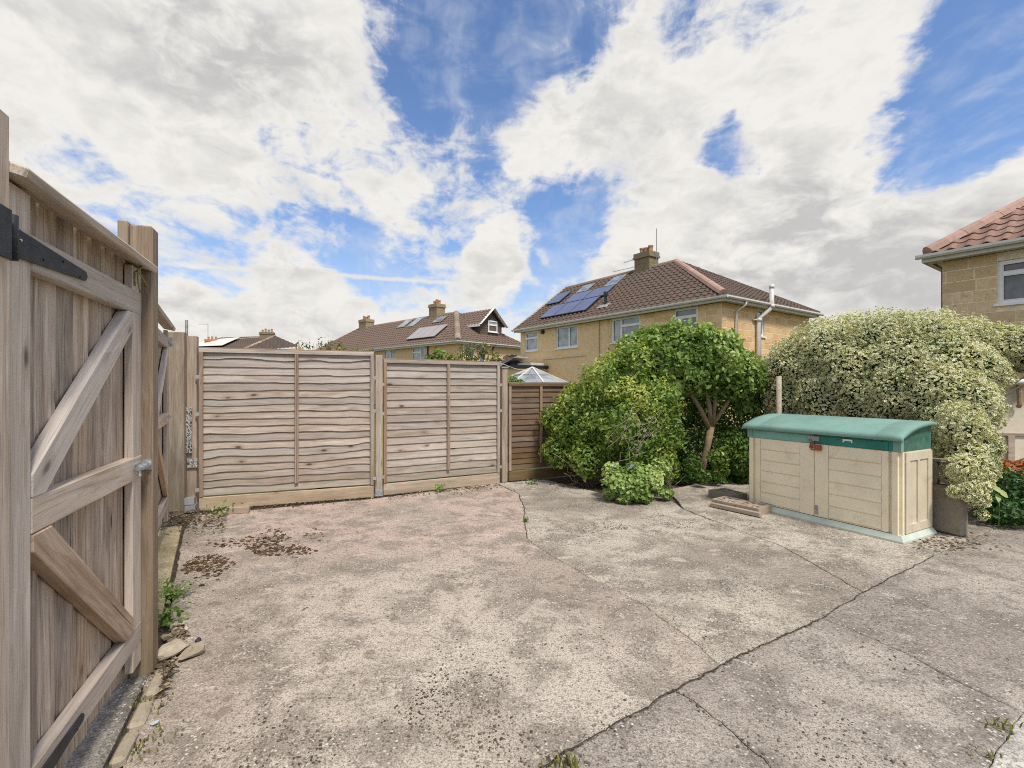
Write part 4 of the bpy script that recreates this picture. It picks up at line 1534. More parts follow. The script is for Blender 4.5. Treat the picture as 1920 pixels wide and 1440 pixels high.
def roof_panel(name, s0, s1, t0, t1, mat, fmat, off=.11, thick=.035, frame=.03, cells=None, parent=None, f=None):
    f = f or on_roof
    cs = [f(s0, t0, off), f(s1, t0, off), f(s1, t1, off), f(s0, t1, off)]
    n = (cs[1] - cs[0]).cross(cs[3] - cs[0]).normalized()
    if n.z < 0:
        n = -n
    mid = sum(cs, Vector()) / 4
    m = MB()
    v = [p for p in cs] + [p + n * thick for p in cs]
    m.add(v, [(0, 1, 2, 3), (4, 5, 6, 7), (0, 1, 5, 4), (1, 2, 6, 5), (2, 3, 7, 6), (3, 0, 4, 7)])
    o = m.build(name, fmat, parent)
    gm_ = MB()
    e = .97
    ex = 1 - frame * 2 / (cs[1] - cs[0]).length
    ey = 1 - frame * 2 / (cs[3] - cs[0]).length
    X, Yv2 = (cs[1] - cs[0]) * .5 * ex, (cs[3] - cs[0]) * .5 * ey
    top_ = mid + n * (thick + .004)
    gm_.add([top_ - X - Yv2, top_ + X - Yv2, top_ + X + Yv2, top_ - X + Yv2], [(0, 1, 2, 3)])
    gm_.build('glass', mat, o)
    return o


for k in range(3):
    roof_panel('solar_panel', 7.5 + k * 1.2, 7.5 + k * 1.2 + 1.185, .15, .43, M['pv'], M['pv_frame'], parent=house)
for k in range(2):
    roof_panel('solar_panel', 7.28 + k * 1.55, 7.28 + k * 1.55 + 1.53, .44, .66, M['pv'], M['pv_frame'], parent=house)
roof_panel('solar_panel', 11.05, 12.2, .52, .78, M['pv'], M['pv_frame'], parent=house)
roof_panel('skylight', 9.55, 10.4, .70, .87, M['skyglass'], M['lead'], off=.08, frame=.07, parent=house)
roof_panel('skylight', 7.42, 8.25, .69, .91, M['skyglass'], M['lead'], off=.08, frame=.07, parent=house)
vp = MB()
b0 = on_roof(6.49, .22, .0)
vp.tube([b0, b0 + UZ * .52], .07, 10)
vp.tube([b0 + UZ * .46, b0 + UZ * .66], .10, 10)
vp.build('vent_pipe', M['black_iron'], house, smooth=False)
fl = MB()
fl.add([on_roof(6.15, .16, .085), on_roof(6.85, .16, .085), on_roof(6.85, .23, .085), on_roof(6.15, .23, .085), on_roof(6.15, .16, .06), on_roof(6.85, .16, .06), on_roof(6.85, .23, .06), on_roof(6.15, .23, .06)],
       [(0, 1, 2, 3), (4, 5, 1, 0), (5, 6, 2, 1), (6, 7, 3, 2), (7, 4, 0, 3)])
fl.build('flashing', M['lead'], house)
cc = c0 + v_ * 3.74 + u * 6.47
ch = chimney(house, (cc.x, cc.y), math.atan2(u.y, u.x), .95, .72, 7.1, 8.25, 3, M['chimney'], M['pot'], .36)
ae = MB()
mb = Vector((cc.x, cc.y, 0)) + (-u) * .62
ae.tube([mb + UZ * 7.5, mb + UZ * 9.35], .018, 6)
mb2 = Vector((cc.x, cc.y, 0)) + u * .62
ae.tube([mb2 + UZ * 7.5, mb2 + UZ * 8.1], .015, 6)
for z, l in ((7.72, 1.3), (8.12, .7)):
    ae.tube([mb2 + UZ * z, mb2 + UZ * (z - .12) + Vector((-.85, .5, 0)) * l], .010, 5)
    for k in range(7):
        p = mb2 + UZ * (z - .12 * k / 7) + Vector((-.85, .5, 0)) * l * (k + 1) / 8
        ae.tube([p + Vector((-.08, -.13, 0)), p + Vector((.08, .13, 0))], .006, 4)
ae.build('aerial', M['aerial'], house)

# single-storey flat roofed extension on the front of the house
ex = thing('flat_roof_extension', 'low flat roofed extension with dark fascia against the stone house', 'extension', (C0.x, C0.y, 0))
e_ = MB()
def fl_(s, out, z):
    return w0 + u * s - v_ * out + UZ * z
def slabbox(mb, s0, s1, o0, o1, z0, z1):
    mb.add([fl_(s0, o0, z0), fl_(s1, o0, z0), fl_(s1, o1, z0), fl_(s0, o1, z0), fl_(s0, o0, z1), fl_(s1, o0, z1), fl_(s1, o1, z1), fl_(s0, o1, z1)],
           [(0, 3, 2, 1), (4, 5, 6, 7), (0, 1, 5, 4), (1, 2, 6, 5), (2, 3, 7, 6), (3, 0, 4, 7)])
slabbox(e_, 9.9, 14.0, .01, 1.9, 0, 2.45)
e_.build('wall', M['stone_right'], ex)
e_ = MB()
slabbox(e_, 9.75, 14.2, .012, 2.05, 2.46, 2.60)
e_.build('fascia', M['black_iron'], ex)
e_ = MB()
slabbox(e_, 9.75, 11.6, .3, 1.2, 2.605, 2.74)
e_.build('parapet', M['fascia'], ex)
for s, z in ((11.1, 2.62), (13.2, 2.62)):
    e_ = MB()
    e_.bar(fl_(s - .55, 1.2, z + .42), fl_(s + .75, 1.2, z + .05), .9, .05)
    e_.build('raised_rooflight', M['lead'], ex)
    e_ = MB()
    slabbox(e_, s - .2, s + .2, .8, 1.4, 2.605, 2.8)
    e_.build('kerb', M['black_iron'], ex)
po = MB()
pa = [at(936, 688, 26), at(969, 686, 26), at(969, 666.5, 28), at(946, 667, 28)]
po = thing('porch', 'small brown tiled lean-to roof at the far corner of the stone house', 'porch', (0, 0, 0))
roof_slope('roof_tiles', po, pa[0], pa[1], pa[2], pa[3], M['tile'])
pw = MB()
a, b = pa[0], pa[1]
pw.box((a.x + .1, a.y + .3, 0), (b.x, a.y + 2.5, a.z - .1))
pw.build('wall', M['stone'], po)

# ---- second terrace, further left
u2 = Vector((-.731, .682, 0)).normalized()
v2 = Vector((.682, .731, 0)).normalized()
D0 = Vector((-3.77, 33.4, 4.70))
h2 = thing('terrace_house', 'ochre terrace with dormer gable and pale panels on its long brown roof', 'house', (D0.x, D0.y, 0))
d0 = Vector((0, 0, 4.70))
R2 = 7.58
r2r = d0 + v2 * 3.75 + u2 * 4.57
r2r.z = R2
r2l = d0 + v2 * 3.75 + u2 * 19.7
r2l.z = R2
e2L = d0 + u2 * 24.3
e2R = d0 + v2 * 7.5
roof_slope('roof_tiles', h2, d0, e2L, r2l, r2r, M['tile2'], module=.33, gauge=.36, roll=.065, lip=.05)
roof_slope('roof_tiles', h2, e2R, d0, r2r, r2r, M['tile2'], module=.33, gauge=.36, roll=.065, lip=.05)
m = MB()
m.add([e2R, e2R + u2 * 24.3, r2l, r2r], [(0, 1, 2, 3)])
m.add([e2R + u2 * 24.3, e2L, r2l], [(0, 1, 2)])
m.build('rear_roof', M['tile2'], h2)
ridge_run(h2, r2r + UZ * .02, d0 + UZ * .10, M['ridge'], w=.46, h=.13, step=.5, cap=12, name='hip_tile')
ridge_run(h2, r2l, r2r, M['ridge'], w=.3, h=.08, step=.6, cap=26)
ridge_run(h2, r2l, e2L, M['ridge'], w=.3, h=.08, step=.6, cap=12, name='hip_tile')
x0 = d0 + .3 * u2 + .3 * v2
x0.z = 0
m = MB()
q = [x0 + u2 * .1 + v2 * .1, x0 + u2 * 23.6 + v2 * .1, x0 + u2 * 23.6 + v2 * 6.8, x0 + u2 * .1 + v2 * 6.8]
m.add([Vector((p.x, p.y, -.1)) for p in q] + [Vector((p.x, p.y, 4.56)) for p in q], [(0, 1, 5, 4), (1, 2, 6, 5), (2, 3, 7, 6), (3, 0, 4, 7), (4, 5, 6, 7)])
m.build('inner_wall', M['mortar'], h2)
F2 = wall_frame(x0, u2, -v2)
S2 = wall_frame(x0, v2, -u2)
fh = [(3.85, 5.57, 3.4, 4.56), (7.79, 9.53, 3.4, 4.56), (12.6, 14.2, 3.4, 4.56), (17, 18.6, 3.4, 4.56)]
shh = [(.58, 1.61, 3.66, 4.56), (1.99, 2.64, 3.0, 4.56)]


wall_with_holes('wall', h2, F2, 0, 23.7, 0, 4.56, fh, M['render_wall'])
wall_with_holes('wall', h2, S2, .002, 6.9, 0, 4.56, shh, M['render_wall'])
for i, h in enumerate(fh):
    window(h2, F2, h[0], h[1], h[2], h[3] - .005, M['glass_net'], split=(.34, .5, .5, .5)[i], top=(.66, 1) if i == 0 else None)
window(h2, S2, .58, 1.61, 3.66, 4.555, M['glass'], top=(.7, 'all'))
window(h2, S2, 1.99, 2.64, 3.0, 4.555, M['glass'], top=(.6, 'all'))
gutter_run(h2, d0 - v2 * .02 - u2 * .1, e2L - v2 * .02, -v2)
gutter_run(h2, d0 - u2 * .02 - v2 * .1, e2R - u2 * .02, -u2)
m = MB()
m.prism([(0, -.18), (.02, -.18), (.02, .02), (0, .02)], d0, e2L, -v2)
m.prism([(0, -.181), (.02, -.181), (.02, .021), (0, .021)], d0 - v2 * .02, e2R, -u2)
m.add([d0 + UZ * -.15, e2L + UZ * -.15, e2L + v2 * .45 + UZ * -.15, d0 + v2 * .45 + UZ * -.15], [(0, 1, 2, 3)])
m.add([d0 + UZ * -.152, e2R + UZ * -.152, e2R + u2 * .45 + UZ * -.152, d0 + u2 * .45 + UZ * -.152], [(0, 1, 2, 3)])
m.build('fascia', M['fascia'], h2)
for s in (.38, 3.35):
    m = MB()
    base = x0 + v2 * s - u2 * .08
    m.tube([base + UZ * 4.6 - u2 * .25, base + UZ * 4.4, base], .05, 8)
    m.build('downpipe', M['gutter'] if s < 1 else M['black_iron'], h2)
m = MB()
base = x0 + u2 * 3.45 - v2 * .06
m.tube([base + UZ * 4.6, base], .05, 8)
m.build('downpipe', M['black_iron'], h2)
slope2 = r2r - (d0 + u2 * 4.57)


def on_roof2(s, tt, off=0.0):
    n = u2.cross(slope2).normalized()
    n = -n if n.z < 0 else n
    return d0 + u2 * s + slope2 * tt + n * off


for k in range(4):
    roof_panel('solar_panel', 3.25 + k * .92, 3.25 + k * .92 + .9, .15, .51, M['pv_pale'], M['lead'], off=.16, parent=h2, f=on_roof2)
roof_panel('skylight', 4.95, 6.15, .67, .87, M['skyglass'], M['ridge'], off=.10, frame=.08, parent=h2, f=on_roof2)
roof_panel('skylight', 8.65, 9.6, .66, .96, M['skyglass'], M['lead'], off=.10, frame=.08, parent=h2, f=on_roof2)
roof_panel('skylight', 10.2, 11.3, .68, .97, M['skyglass'], M['lead'], off=.10, frame=.08, parent=h2, f=on_roof2)
c2 = d0 + v2 * 3.75 + u2 * 7.1
chimney(h2, (c2.x, c2.y), math.atan2(u2.y, u2.x), 1.1, .9, 7.2, 8.5, 3, M['chimney'], M['pot'], .4)
c3 = d0 + v2 * 3.75 + u2 * 18.6
chimney(h2, (c3.x, c3.y), math.atan2(u2.y, u2.x), 1.4, .9, 7.1, 8.3, 4, M['chimney'], M['pot'], .4)
# gabled dormer on the hip end
S3 = wall_frame(x0 + u2 * .9, v2, -u2)
dm = MB()
dm.box((2.95, -4.6, 4.75), (5.25, 0, 6.35))
dm.add([(2.95, 0, 6.35), (5.25, 0, 6.35), (4.1, 0, 7.35), (2.95, -4.6, 6.35), (5.25, -4.6, 6.35), (4.1, -4.6, 7.35)], [(0, 1, 2), (3, 5, 4), (0, 2, 5, 3), (1, 4, 5, 2)])
dm.build('dormer', M['tile'], h2, S3)
ax = x0 + u2 * .9
def dmp(s, out, z):
    return ax + v2 * s - u2 * out + UZ * z
roof_slope('roof_tiles', h2, dmp(2.65, .3, 6.25), dmp(2.65, -4.6, 6.25), dmp(4.1, -4.6, 7.55), dmp(4.1, .3, 7.55), M['tile2'], module=.33, gauge=.3)
roof_slope('roof_tiles', h2, dmp(5.55, .3, 6.25), dmp(5.55, -4.6, 6.25), dmp(4.1, -4.6, 7.55), dmp(4.1, .3, 7.55), M['tile2'], module=.33, gauge=.3)
# hung tiles on the dormer face and cheek: lapped courses
ht = MB()
for r in range(9):
    z = 4.80 + r * .17
    ht.box((2.94, 0.002, z), (5.26, .045 - .002 * (r % 2), z + .15))
for r in range(9):
    z = 4.80 + r * .17
    ht.box((2.90, -4.3, z), (2.945, .044, z + .15))
o = ht.build('hung_tiles', M['tile'], h2, S3)
o['kind'] = 'stuff'
vb = MB()
for s in (2.6, 5.6):
    vb.bar(dmp(s, .33, 6.2), dmp(4.1, .33, 7.60), .03, .28, (-u2))
vb.bar(dmp(2.62, .33, 6.17), dmp(2.62, -3.3, 6.17), .05, .22)
vb.build('bargeboard', M['white'], h2)
window(h2, S3 @ Matrix.Translation((0, .12, 0)), 3.75, 4.75, 5.75, 6.65, M['glass_net'], top=(.62, 'all'), sill=True)

# ---- third house, far left
h3 = thing('distant_house', 'distant hip roofed house with an orange chimney above the tall fence panel', 'house', (-28, 57, 0))
u3 = Vector((-.97, .24, 0))
v3 = Vector((.24, .97, 0))
f0 = Vector((0, -.0, 0))
ap = at(515, 630, 57) - h3.location
apl = at(386, 641, 62) - h3.location
ce = at(562, 650, 53.5) - h3.location
cl_ = at(440, 662, 51) - h3.location
cll = at(330, 662, 58) - h3.location
roof_slope('roof_tiles', h3, cl_, cll, apl, ap, M['tile'], module=.4, gauge=.45)
roof_slope('roof_tiles', h3, ce, cl_, ap, ap, M['tile'], module=.4, gauge=.45)
ridge_run(h3, ap, cl_, M['ridge'], w=.5, h=.14, cap=8, name='hip_tile')
ridge_run(h3, apl, ap, M['ridge'], w=.4, h=.1, cap=12)
m = MB()
for a, b in ((ce, cl_), (cl_, cll)):
    m.add([(a.x, a.y, 0), (b.x, b.y, 0), (b.x, b.y, b.z - .1), (a.x, a.y, a.z - .1), (a.x + .2, a.y + .4, 0), (b.x + .2, b.y + .4, 0), (b.x + .2, b.y + .4, b.z - .1), (a.x + .2, a.y + .4, a.z - .1)],
          [(0, 1, 2, 3), (4, 7, 6, 5), (0, 3, 7, 4), (1, 5, 6, 2), (3, 2, 6, 7)])
m.build('wall', M['render_wall'], h3)
c = at(501, 640, 57) - h3.location
chimney(h3, (c.x, c.y), .3, 1.5, 1.0, 6.6, 7.95, 4, M['chimney'], M['pot'], .4)
c = at(398, 640, 60) - h3.location
chimney(h3, (c.x, c.y), .3, 1.4, 1.0, 6.2, 7.4, 3, M['brick_orange'], M['pot'], .35)
m = MB()
q0, q1 = cl_.lerp(cll, .35), cl_.lerp(cll, .95)
t0, t1 = ap.lerp(apl, .45), ap.lerp(apl, .95)
m.add([q0.lerp(t0, .35) + Vector((0, -.3, .25)), q1.lerp(t1, .35) + Vector((0, -.3, .25)), q1.lerp(t1, .98) + Vector((0, -.3, .22)), q0.lerp(t0, .98) + Vector((0, -.3, .22))], [(0, 1, 2, 3)])
m.build('pale_roof_sheet', M['gutter'], h3)
m = MB()
p = at(390, 640, 60) - h3.location
m.tube([p, p + UZ * 2.2], .03, 5)
m.tube([p + UZ * 2.15, p + UZ * 2.15 + Vector((-1.2, 0, 0))], .02, 5)
m.build('aerial', M['aerial'], h3)

# ---- house at the right edge
R0 = Vector((10.1, 11.8, 4.70))
h4 = thing('stone_house', 'lichened stone house with terracotta tiled hip roof behind the variegated hedge', 'house', (R0.x, R0.y, 0))
ru, rv = -u, v_
r0 = Vector((0, 0, 4.70))
LEN4 = 8.0
ri = r0 + rv * 3.74 + ru * 3.74
ri.z = 7.50
reL = r0 + ru * LEN4
rj = r0 + rv * 3.74 + ru * (LEN4 + 1)
rj.z = 7.50
slope4 = ri - (r0 + ru * 3.74)
n4 = ru.cross(slope4).normalized()
n4 = -n4 if n4.z < 0 else n4
sl4 = slope4.normalized()
# single pantiles near the hip, each its own piece
tile_me = None
mod, gau = .30, .31
prof = [(0, .006), (.05, .0), (.10, .004), (.15, .02), (.195, .045), (.24, .05), (.28, .03), (.31, .006)]
tv, tf = [], []
Lt = .37
for i, (x, h) in enumerate(prof):
    tv += [(x, -.02, h + .03), (x, Lt, h), (x, -.02, h + .010), (x, Lt, h - .014)]
for i in range(len(prof) - 1):
    a, b = i * 4, i * 4 + 4
    tf += [(a, b, b + 1, a + 1), (a + 2, b + 2, b, a), (a + 3, b + 3, b + 2, a + 2)]
tile_me = mesh('roof_tile', tv, tf)
tile_me.materials.append(M['terracotta'])
BM = Matrix((ru, sl4, n4)).transposed().to_4x4()
rows4 = int(slope4.length / gau)
cnt = 0
for r in range(rows4):
    y = r * gau + .02
    smin = y / slope4.length * 3.74 - .12
    k = math.ceil(smin / mod)
    for c in range(k, k + 18):
        s = c * mod
        if s > 5.2 or cnt >= 295:
            break
        o = bpy.data.objects.new('roof_tile', tile_me)
        COL.objects.link(o)
        o.parent = h4
        o.matrix_basis = Matrix.Translation(r0 + ru * (s + random.uniform(-.004, .004)) + sl4 * (y + random.uniform(-.006, .006)) + n4 * random.uniform(.02, .026)) @ BM
        cnt += 1
m = MB()
m.add([r0 - n4 * .01, reL - n4 * .01, rj - n4 * .01, ri - n4 * .01], [(0, 1, 2, 3)])
m.add([r0 - n4 * .01, ri - n4 * .01, r0 + rv * 7.5], [(0, 1, 2)])
m.build('roof_deck', M['tile'], h4)
ridge_run(h4, ri + UZ * .06, r0 + UZ * .07 + (ri - r0).normalized() * .1, M['pink_ridge'], w=.36, h=.12, step=.42, cap=16, name='hip_tile')
y0 = r0 - u * .3 + v_ * .3
y0.z = 0
F4 = wall_frame(y0, ru, -rv)
h4h = [(.96, 2.3, 3.38, 4.36)]
wall_with_holes('front_wall', h4, F4 @ BACK, 0.0, LEN4 - .5, 0, 4.55, h4h, M['mortar'], .093)
stonework(h4, F4, 0, 3.2, 1.6, 4.56, h4h, M['stone_right'], bl=.5, bh=.27)
stonework(h4, F4, 3.2, LEN4 - .5, 0, 4.56, [], M['stone_right'], part=False)
stonework(h4, F4, 0, 3.2, 0, 1.6, [], M['stone_right'], part=False)
m = MB()
q = [y0 + ru * .0 + rv * .1, y0 + ru * (LEN4 - .5) + rv * .1, y0 + ru * (LEN4 - .5) + rv * 6.8, y0 + rv * 6.8]
m.add([Vector((p.x, p.y, -.1)) for p in q] + [Vector((p.x, p.y, 4.56)) for p in q], [(0, 1, 5, 4), (1, 2, 6, 5), (2, 3, 7, 6), (3, 0, 4, 7), (4, 5, 6, 7)])
m.build('wall', M['mortar'], h4)
window(h4, F4, .96, 2.3, 3.38, 4.355, M['glass_frost'], top=(.70, 'all'), fw=.07)
gutter_run(h4, r0 - rv * .02 - ru * .12, reL - rv * .02, -rv)
m = MB()
m.prism([(0, -.16), (.02, -.16), (.02, .02), (0, .02)], r0, reL, -rv)
m.prism([(0, -.161), (.02, -.161), (.02, .021), (0, .021)], r0 - rv * .02, r0 + rv * 7.4, -ru)
m.add([r0 + UZ * -.14, reL + UZ * -.14, reL + rv * .42 + UZ * -.14, r0 + rv * .42 + UZ * -.14], [(0, 1, 2, 3)])
m.add([r0 + UZ * -.142, r0 + rv * 7.4 + UZ * -.142, r0 + rv * 7.4 + ru * .42 + UZ * -.142, r0 + ru * .42 + UZ * -.142], [(0, 1, 2, 3)])
m.build('fascia', M['fascia'], h4)
m = MB()
pp = r0 + rv * .45 + ru * .27
m.tube([pp + UZ * -.1 - ru * .2, pp + UZ * -.3, Vector((pp.x, pp.y, 0))], .03, 6)
m.build('cable', M['twig'], h4)

# ---- cream outbuilding right of the hedge
ob = thing('outbuilding', 'low cream rendered outbuilding with a grey gutter right of the hedge', 'outbuilding', (8.2, 8.3, 0), R(-8))
m = MB()
m.box((-1.6, 0, 0), (3, 2.2, 1.52))
m.build('wall', M['cream'], ob)
m = MB()
m.box((-1.75, -.12, 1.56), (3.1, 2.4, 1.64))
m.build('roof', M['tile'], ob)
m = MB()
m.tube([(-1.75, -.14, 1.585), (3.1, -.14, 1.575)], .05, 8)
m.build('gutter', M['gutter'], ob, smooth=True)
m = MB()
m.tube([(.42, -.1, 1.56), (.44, -.09, 1.2), (.44, -.06, 1.15)], .035, 8)
m.build('downpipe', M['batten'], ob)
m = MB()
m.box((-1.6, -.03, .66), (3, -.002, .70))
m.build('plinth_band', M['batten'], ob)
m = MB()
m.box((.30, -.05, 0), (.40, -.031, .66))
m.build('door_frame', M['brown_brace'], ob)

# ---- glazed summerhouse roof behind the low fence
gz_ = thing('summerhouse', 'glazed summerhouse with pale pyramid roof showing above the brown fence', 'summerhouse', (.55, 13.0, 0))
nside = 8
rad, ze, zp = 1.02, 1.60, 2.02
apx = Vector((0, 0, zp))
for k in range(nside):
    a0, a1 = 2 * math.pi * (k + .3) / nside, 2 * math.pi * (k + 1.3) / nside
    A0 = Vector((math.cos(a0) * rad, math.sin(a0) * rad, ze))
    A1 = Vector((math.cos(a1) * rad, math.sin(a1) * rad, ze))
    m = MB()
    m.add([A0, A1, apx, A0 - UZ * .012, A1 - UZ * .012, apx - UZ * .012], [(0, 1, 2), (3, 5, 4), (0, 3, 4, 1), (1, 4, 5, 2), (2, 5, 3, 0)])
    m.build('roof_pane', M['poly'], gz_)
    m = MB()
    m.bar(A0 + UZ * .01, apx + UZ * .01, .035, .03)
    m.build('roof_bar', M['gutter'], gz_)
    m = MB()
    m.bar(A0.lerp(apx, .5) + UZ * .008, A1.lerp(apx, .5) + UZ * .008, .03, .02)
    m.build('roof_bar', M['lead'], gz_)
    m = MB()
    m.bar(A0 - UZ * .02, A1 - UZ * .02, .05, .06)
    m.build('eaves_bar', M['black_iron'], gz_)
    m = MB()
    m.bar(Vector((A0.x, A0.y, 0)), A0 - UZ * .06, .05, .05, (1, 0, 0))
    m.build('post', M['white'], gz_)
    m = MB()
    m.add([Vector((A0.x, A0.y, .03)), Vector((A1.x, A1.y, .03)), A1 - UZ * .08, A0 - UZ * .08], [(0, 1, 2, 3)])
    m.build('wall_pane', M['poly'], gz_)

# ------------------------------------------------------------------ storage box
box = thing('storage_box', 'beige plastic garden storage box with a faded green lid', 'storage box', (2.96, 6.0, 0), math.atan2(-.879, .477))
SL, SD = 1.60, .62
m = MB()
# plinth, flared
P = [(-.035, -.038), (SL + .035, -.038), (SL + .035, SD + .04), (-.035, SD + .04)]
Q = [(-.005, -.012), (SL + .005, -.012), (SL + .005, SD + .012), (-.005, SD + .012)]
m.add([(*p, .004) for p in P] + [(*p, .022) for p in P] + [(*p, .072) for p in Q], [(3, 2, 1, 0), (0, 1, 5, 4), (1, 2, 6, 5), (2, 3, 7, 6), (3, 0, 4, 7), (4, 5, 9, 8), (5, 6, 10, 9), (6, 7, 11, 10), (7, 4, 8, 11), (8, 9, 10, 11)])
m.build('base', M['shed_base'], box)
zt = .87
m = MB()
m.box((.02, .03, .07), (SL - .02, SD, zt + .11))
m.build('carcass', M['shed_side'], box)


def pillar(x0, x1):
    """rounded corner post of the box"""
    bm = bmesh.new()
    bmesh.ops.create_cube(bm, size=1)
    for v in bm.verts:
        v.co = Vector(((x0 + x1) / 2 + v.co.x * (x1 - x0), .03 + v.co.y * .085, (.072 + zt) / 2 + v.co.z * (zt - .072)))
    ed = [e for e in bm.edges if abs((e.verts[0].co - e.verts[1].co).z) > .3]
    bmesh.ops.bevel(bm, geom=ed, offset=.028, segments=4, affect='EDGES')
    me = bpy.data.meshes.new('corner_post')
    bm.to_mesh(me)
    bm.free()
    link('corner_post', me, M['shed_tan'], box, smooth=False)


pillar(-.006, .095)
pillar(SL - .095, SL + .006)
for (x0, x1, zone) in ((.098, .797, (.165, .64)), (.803, 1.502, (.95, 1.44))):
    m = MB()
    m.box((x0, .0, .078), (x1, .028, zt))
    n = 6
    z0, z1 = .085, zt - .005
    for k in range(n):
        a = z0 + (z1 - z0) * k / n
        b = z0 + (z1 - z0) * (k + 1) / n
        # moulded lap: slopes out towards its foot
        X0, X1 = zone
        m.add([(X0, -.002, a + .004), (X1, -.002, a + .004), (X1, -.013, a + .013), (X0, -.013, a + .013), (X0, -.004, b - .002), (X1, -.004, b - .002), (X0, .002, b), (X1, .002, b)],
              [(0, 1, 2, 3), (3, 2, 5, 4), (4, 5, 7, 6), (0, 3, 4), (1, 5, 2)])
    for xa, xb in ((x0 + .002, zone[0] - .004), (zone[1] + .004, x1 - .002)):
        m.box((xa, -.012, .08), (xb, .0, zt - .001))
    m.build('door', M['shed_tan'], box)
# green bands below the lid
for x0, x1, mt in ((.0, .797, M['shed_faded']), (.803, SL, M['shed_green'])):
    m = MB()
    m.box((x0, -.008, zt + .003), (x1, .03, zt + .13))
    m.box((x0 + (.1 if x0 < .1 else .02), -.014, zt + .012), (x1 - (.02 if x0 < .1 else .1), -.008, zt + .09))
    m.build('door_header', mt, box)
for x0, x1 in ((-.008, .06), (SL - .06, SL + .008)):
    m = MB()
    m.box((x0, -.016, zt + .002), (x1, .035, zt + .12))
    m.build('corner_cap', M['shed_lid'], box)
# side walls with recessed tall panels
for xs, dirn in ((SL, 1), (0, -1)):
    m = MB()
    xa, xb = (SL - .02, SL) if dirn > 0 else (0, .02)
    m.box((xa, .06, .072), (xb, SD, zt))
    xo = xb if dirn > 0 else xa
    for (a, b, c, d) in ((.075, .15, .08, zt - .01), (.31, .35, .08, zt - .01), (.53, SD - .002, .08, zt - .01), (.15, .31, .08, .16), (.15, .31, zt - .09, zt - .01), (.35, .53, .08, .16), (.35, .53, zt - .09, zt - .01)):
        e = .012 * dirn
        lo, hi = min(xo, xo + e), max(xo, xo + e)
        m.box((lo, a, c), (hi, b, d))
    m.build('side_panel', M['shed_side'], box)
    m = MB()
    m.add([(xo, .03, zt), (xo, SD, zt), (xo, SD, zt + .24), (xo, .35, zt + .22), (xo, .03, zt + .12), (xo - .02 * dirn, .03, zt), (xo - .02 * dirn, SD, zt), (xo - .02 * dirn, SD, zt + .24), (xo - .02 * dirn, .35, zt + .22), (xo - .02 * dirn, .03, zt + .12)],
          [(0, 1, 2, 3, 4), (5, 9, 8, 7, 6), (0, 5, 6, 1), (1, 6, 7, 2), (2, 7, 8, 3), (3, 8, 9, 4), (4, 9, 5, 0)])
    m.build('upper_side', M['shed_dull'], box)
# curved lid
yy = [-.075, -.08, -.078, -.05, .03, .12, .22, .33, .44, .53, .60, .645]
zz = [.982, .992, 1.024, 1.042, 1.068, 1.099, 1.123, 1.140, 1.150, 1.153, 1.150, 1.143]
xs = [-.035, -.027, .03, .16, .175, .19, .5, .8, 1.1, 1.4, 1.415, 1.43, SL - .02, SL + .034, SL + .042]
v, f = [], []
nx, ny = len(xs), len(yy)
for i, x in enumerate(xs):
    drop = .018 if i in (0, nx - 1) else (.003 if i in (1, nx - 2) else 0)
    rib = .006 if xs[i] in (.175, 1.415) else 0
    for y, z in zip(yy, zz):
        v.append((x, y, z - drop - rib))
for i in range(nx - 1):
    for j in range(ny - 1):
        f.append((i * ny + j, (i + 1) * ny + j, (i + 1) * ny + j + 1, i * ny + j + 1))
o0 = len(v)
for i, x in enumerate(xs):
    for y, z in zip(yy, zz):
        v.append((x, max(y, -.05) if y < 0 else y, z - .045 if y > -.07 else z))
for i in range(nx - 1):
    for j in range(ny - 1):
        f.append((o0 + i * ny + j, o0 + i * ny + j + 1, o0 + (i + 1) * ny + j + 1, o0 + (i + 1) * ny + j))
for i in (0, nx - 1):
    for j in range(ny - 1):
        f.append((i * ny + j, i * ny + j + 1, o0 + i * ny + j + 1, o0 + i * ny + j))
m = MB()
m.add(v, f)
lid = m.build('lid', M['shed_lid'], box, smooth=True)
m = MB()
m.box((.74, -.030, .905), (.86, -.014, .955))
m.box((.772, -.034, .80), (.78, -.014, .93))
m.build('hasp', M['lead'], box)
m = MB()
m.box((1.10, -.034, .935), (1.19, -.014, .953))
m.box((1.10, -.034, .92), (1.11, -.014, .94))
m.box((1.18, -.034, .92), (1.19, -.014, .94))
m.build('lid_catch', M['white'], box)
m = MB()
m.box((.812, -.020, .10), (.842, -.012, .20))
m.build('foot_bolt', M['lead'], box)
pk = MB()
pk.box((.815, -.050, .805), (.885, -.022, .865))
ring = [Vector((.80 - .035 * math.cos(t), -.036, .838 + .032 * math.sin(t))) for t in np.linspace(-.6, 2 * math.pi - 1.4, 14)]
pk.tube(ring, .007, 7)
pk.tube([(.76, -.03, .92), (.775, -.036, .86), (.80, -.036, .83)], .006, 6)
o = pk.build('padlock', M['rust'])
o.location = box.location
o.rotation_euler = box.rotation_euler
props(o, 'rusty red padlock hanging on the storage box doors', 'padlock')


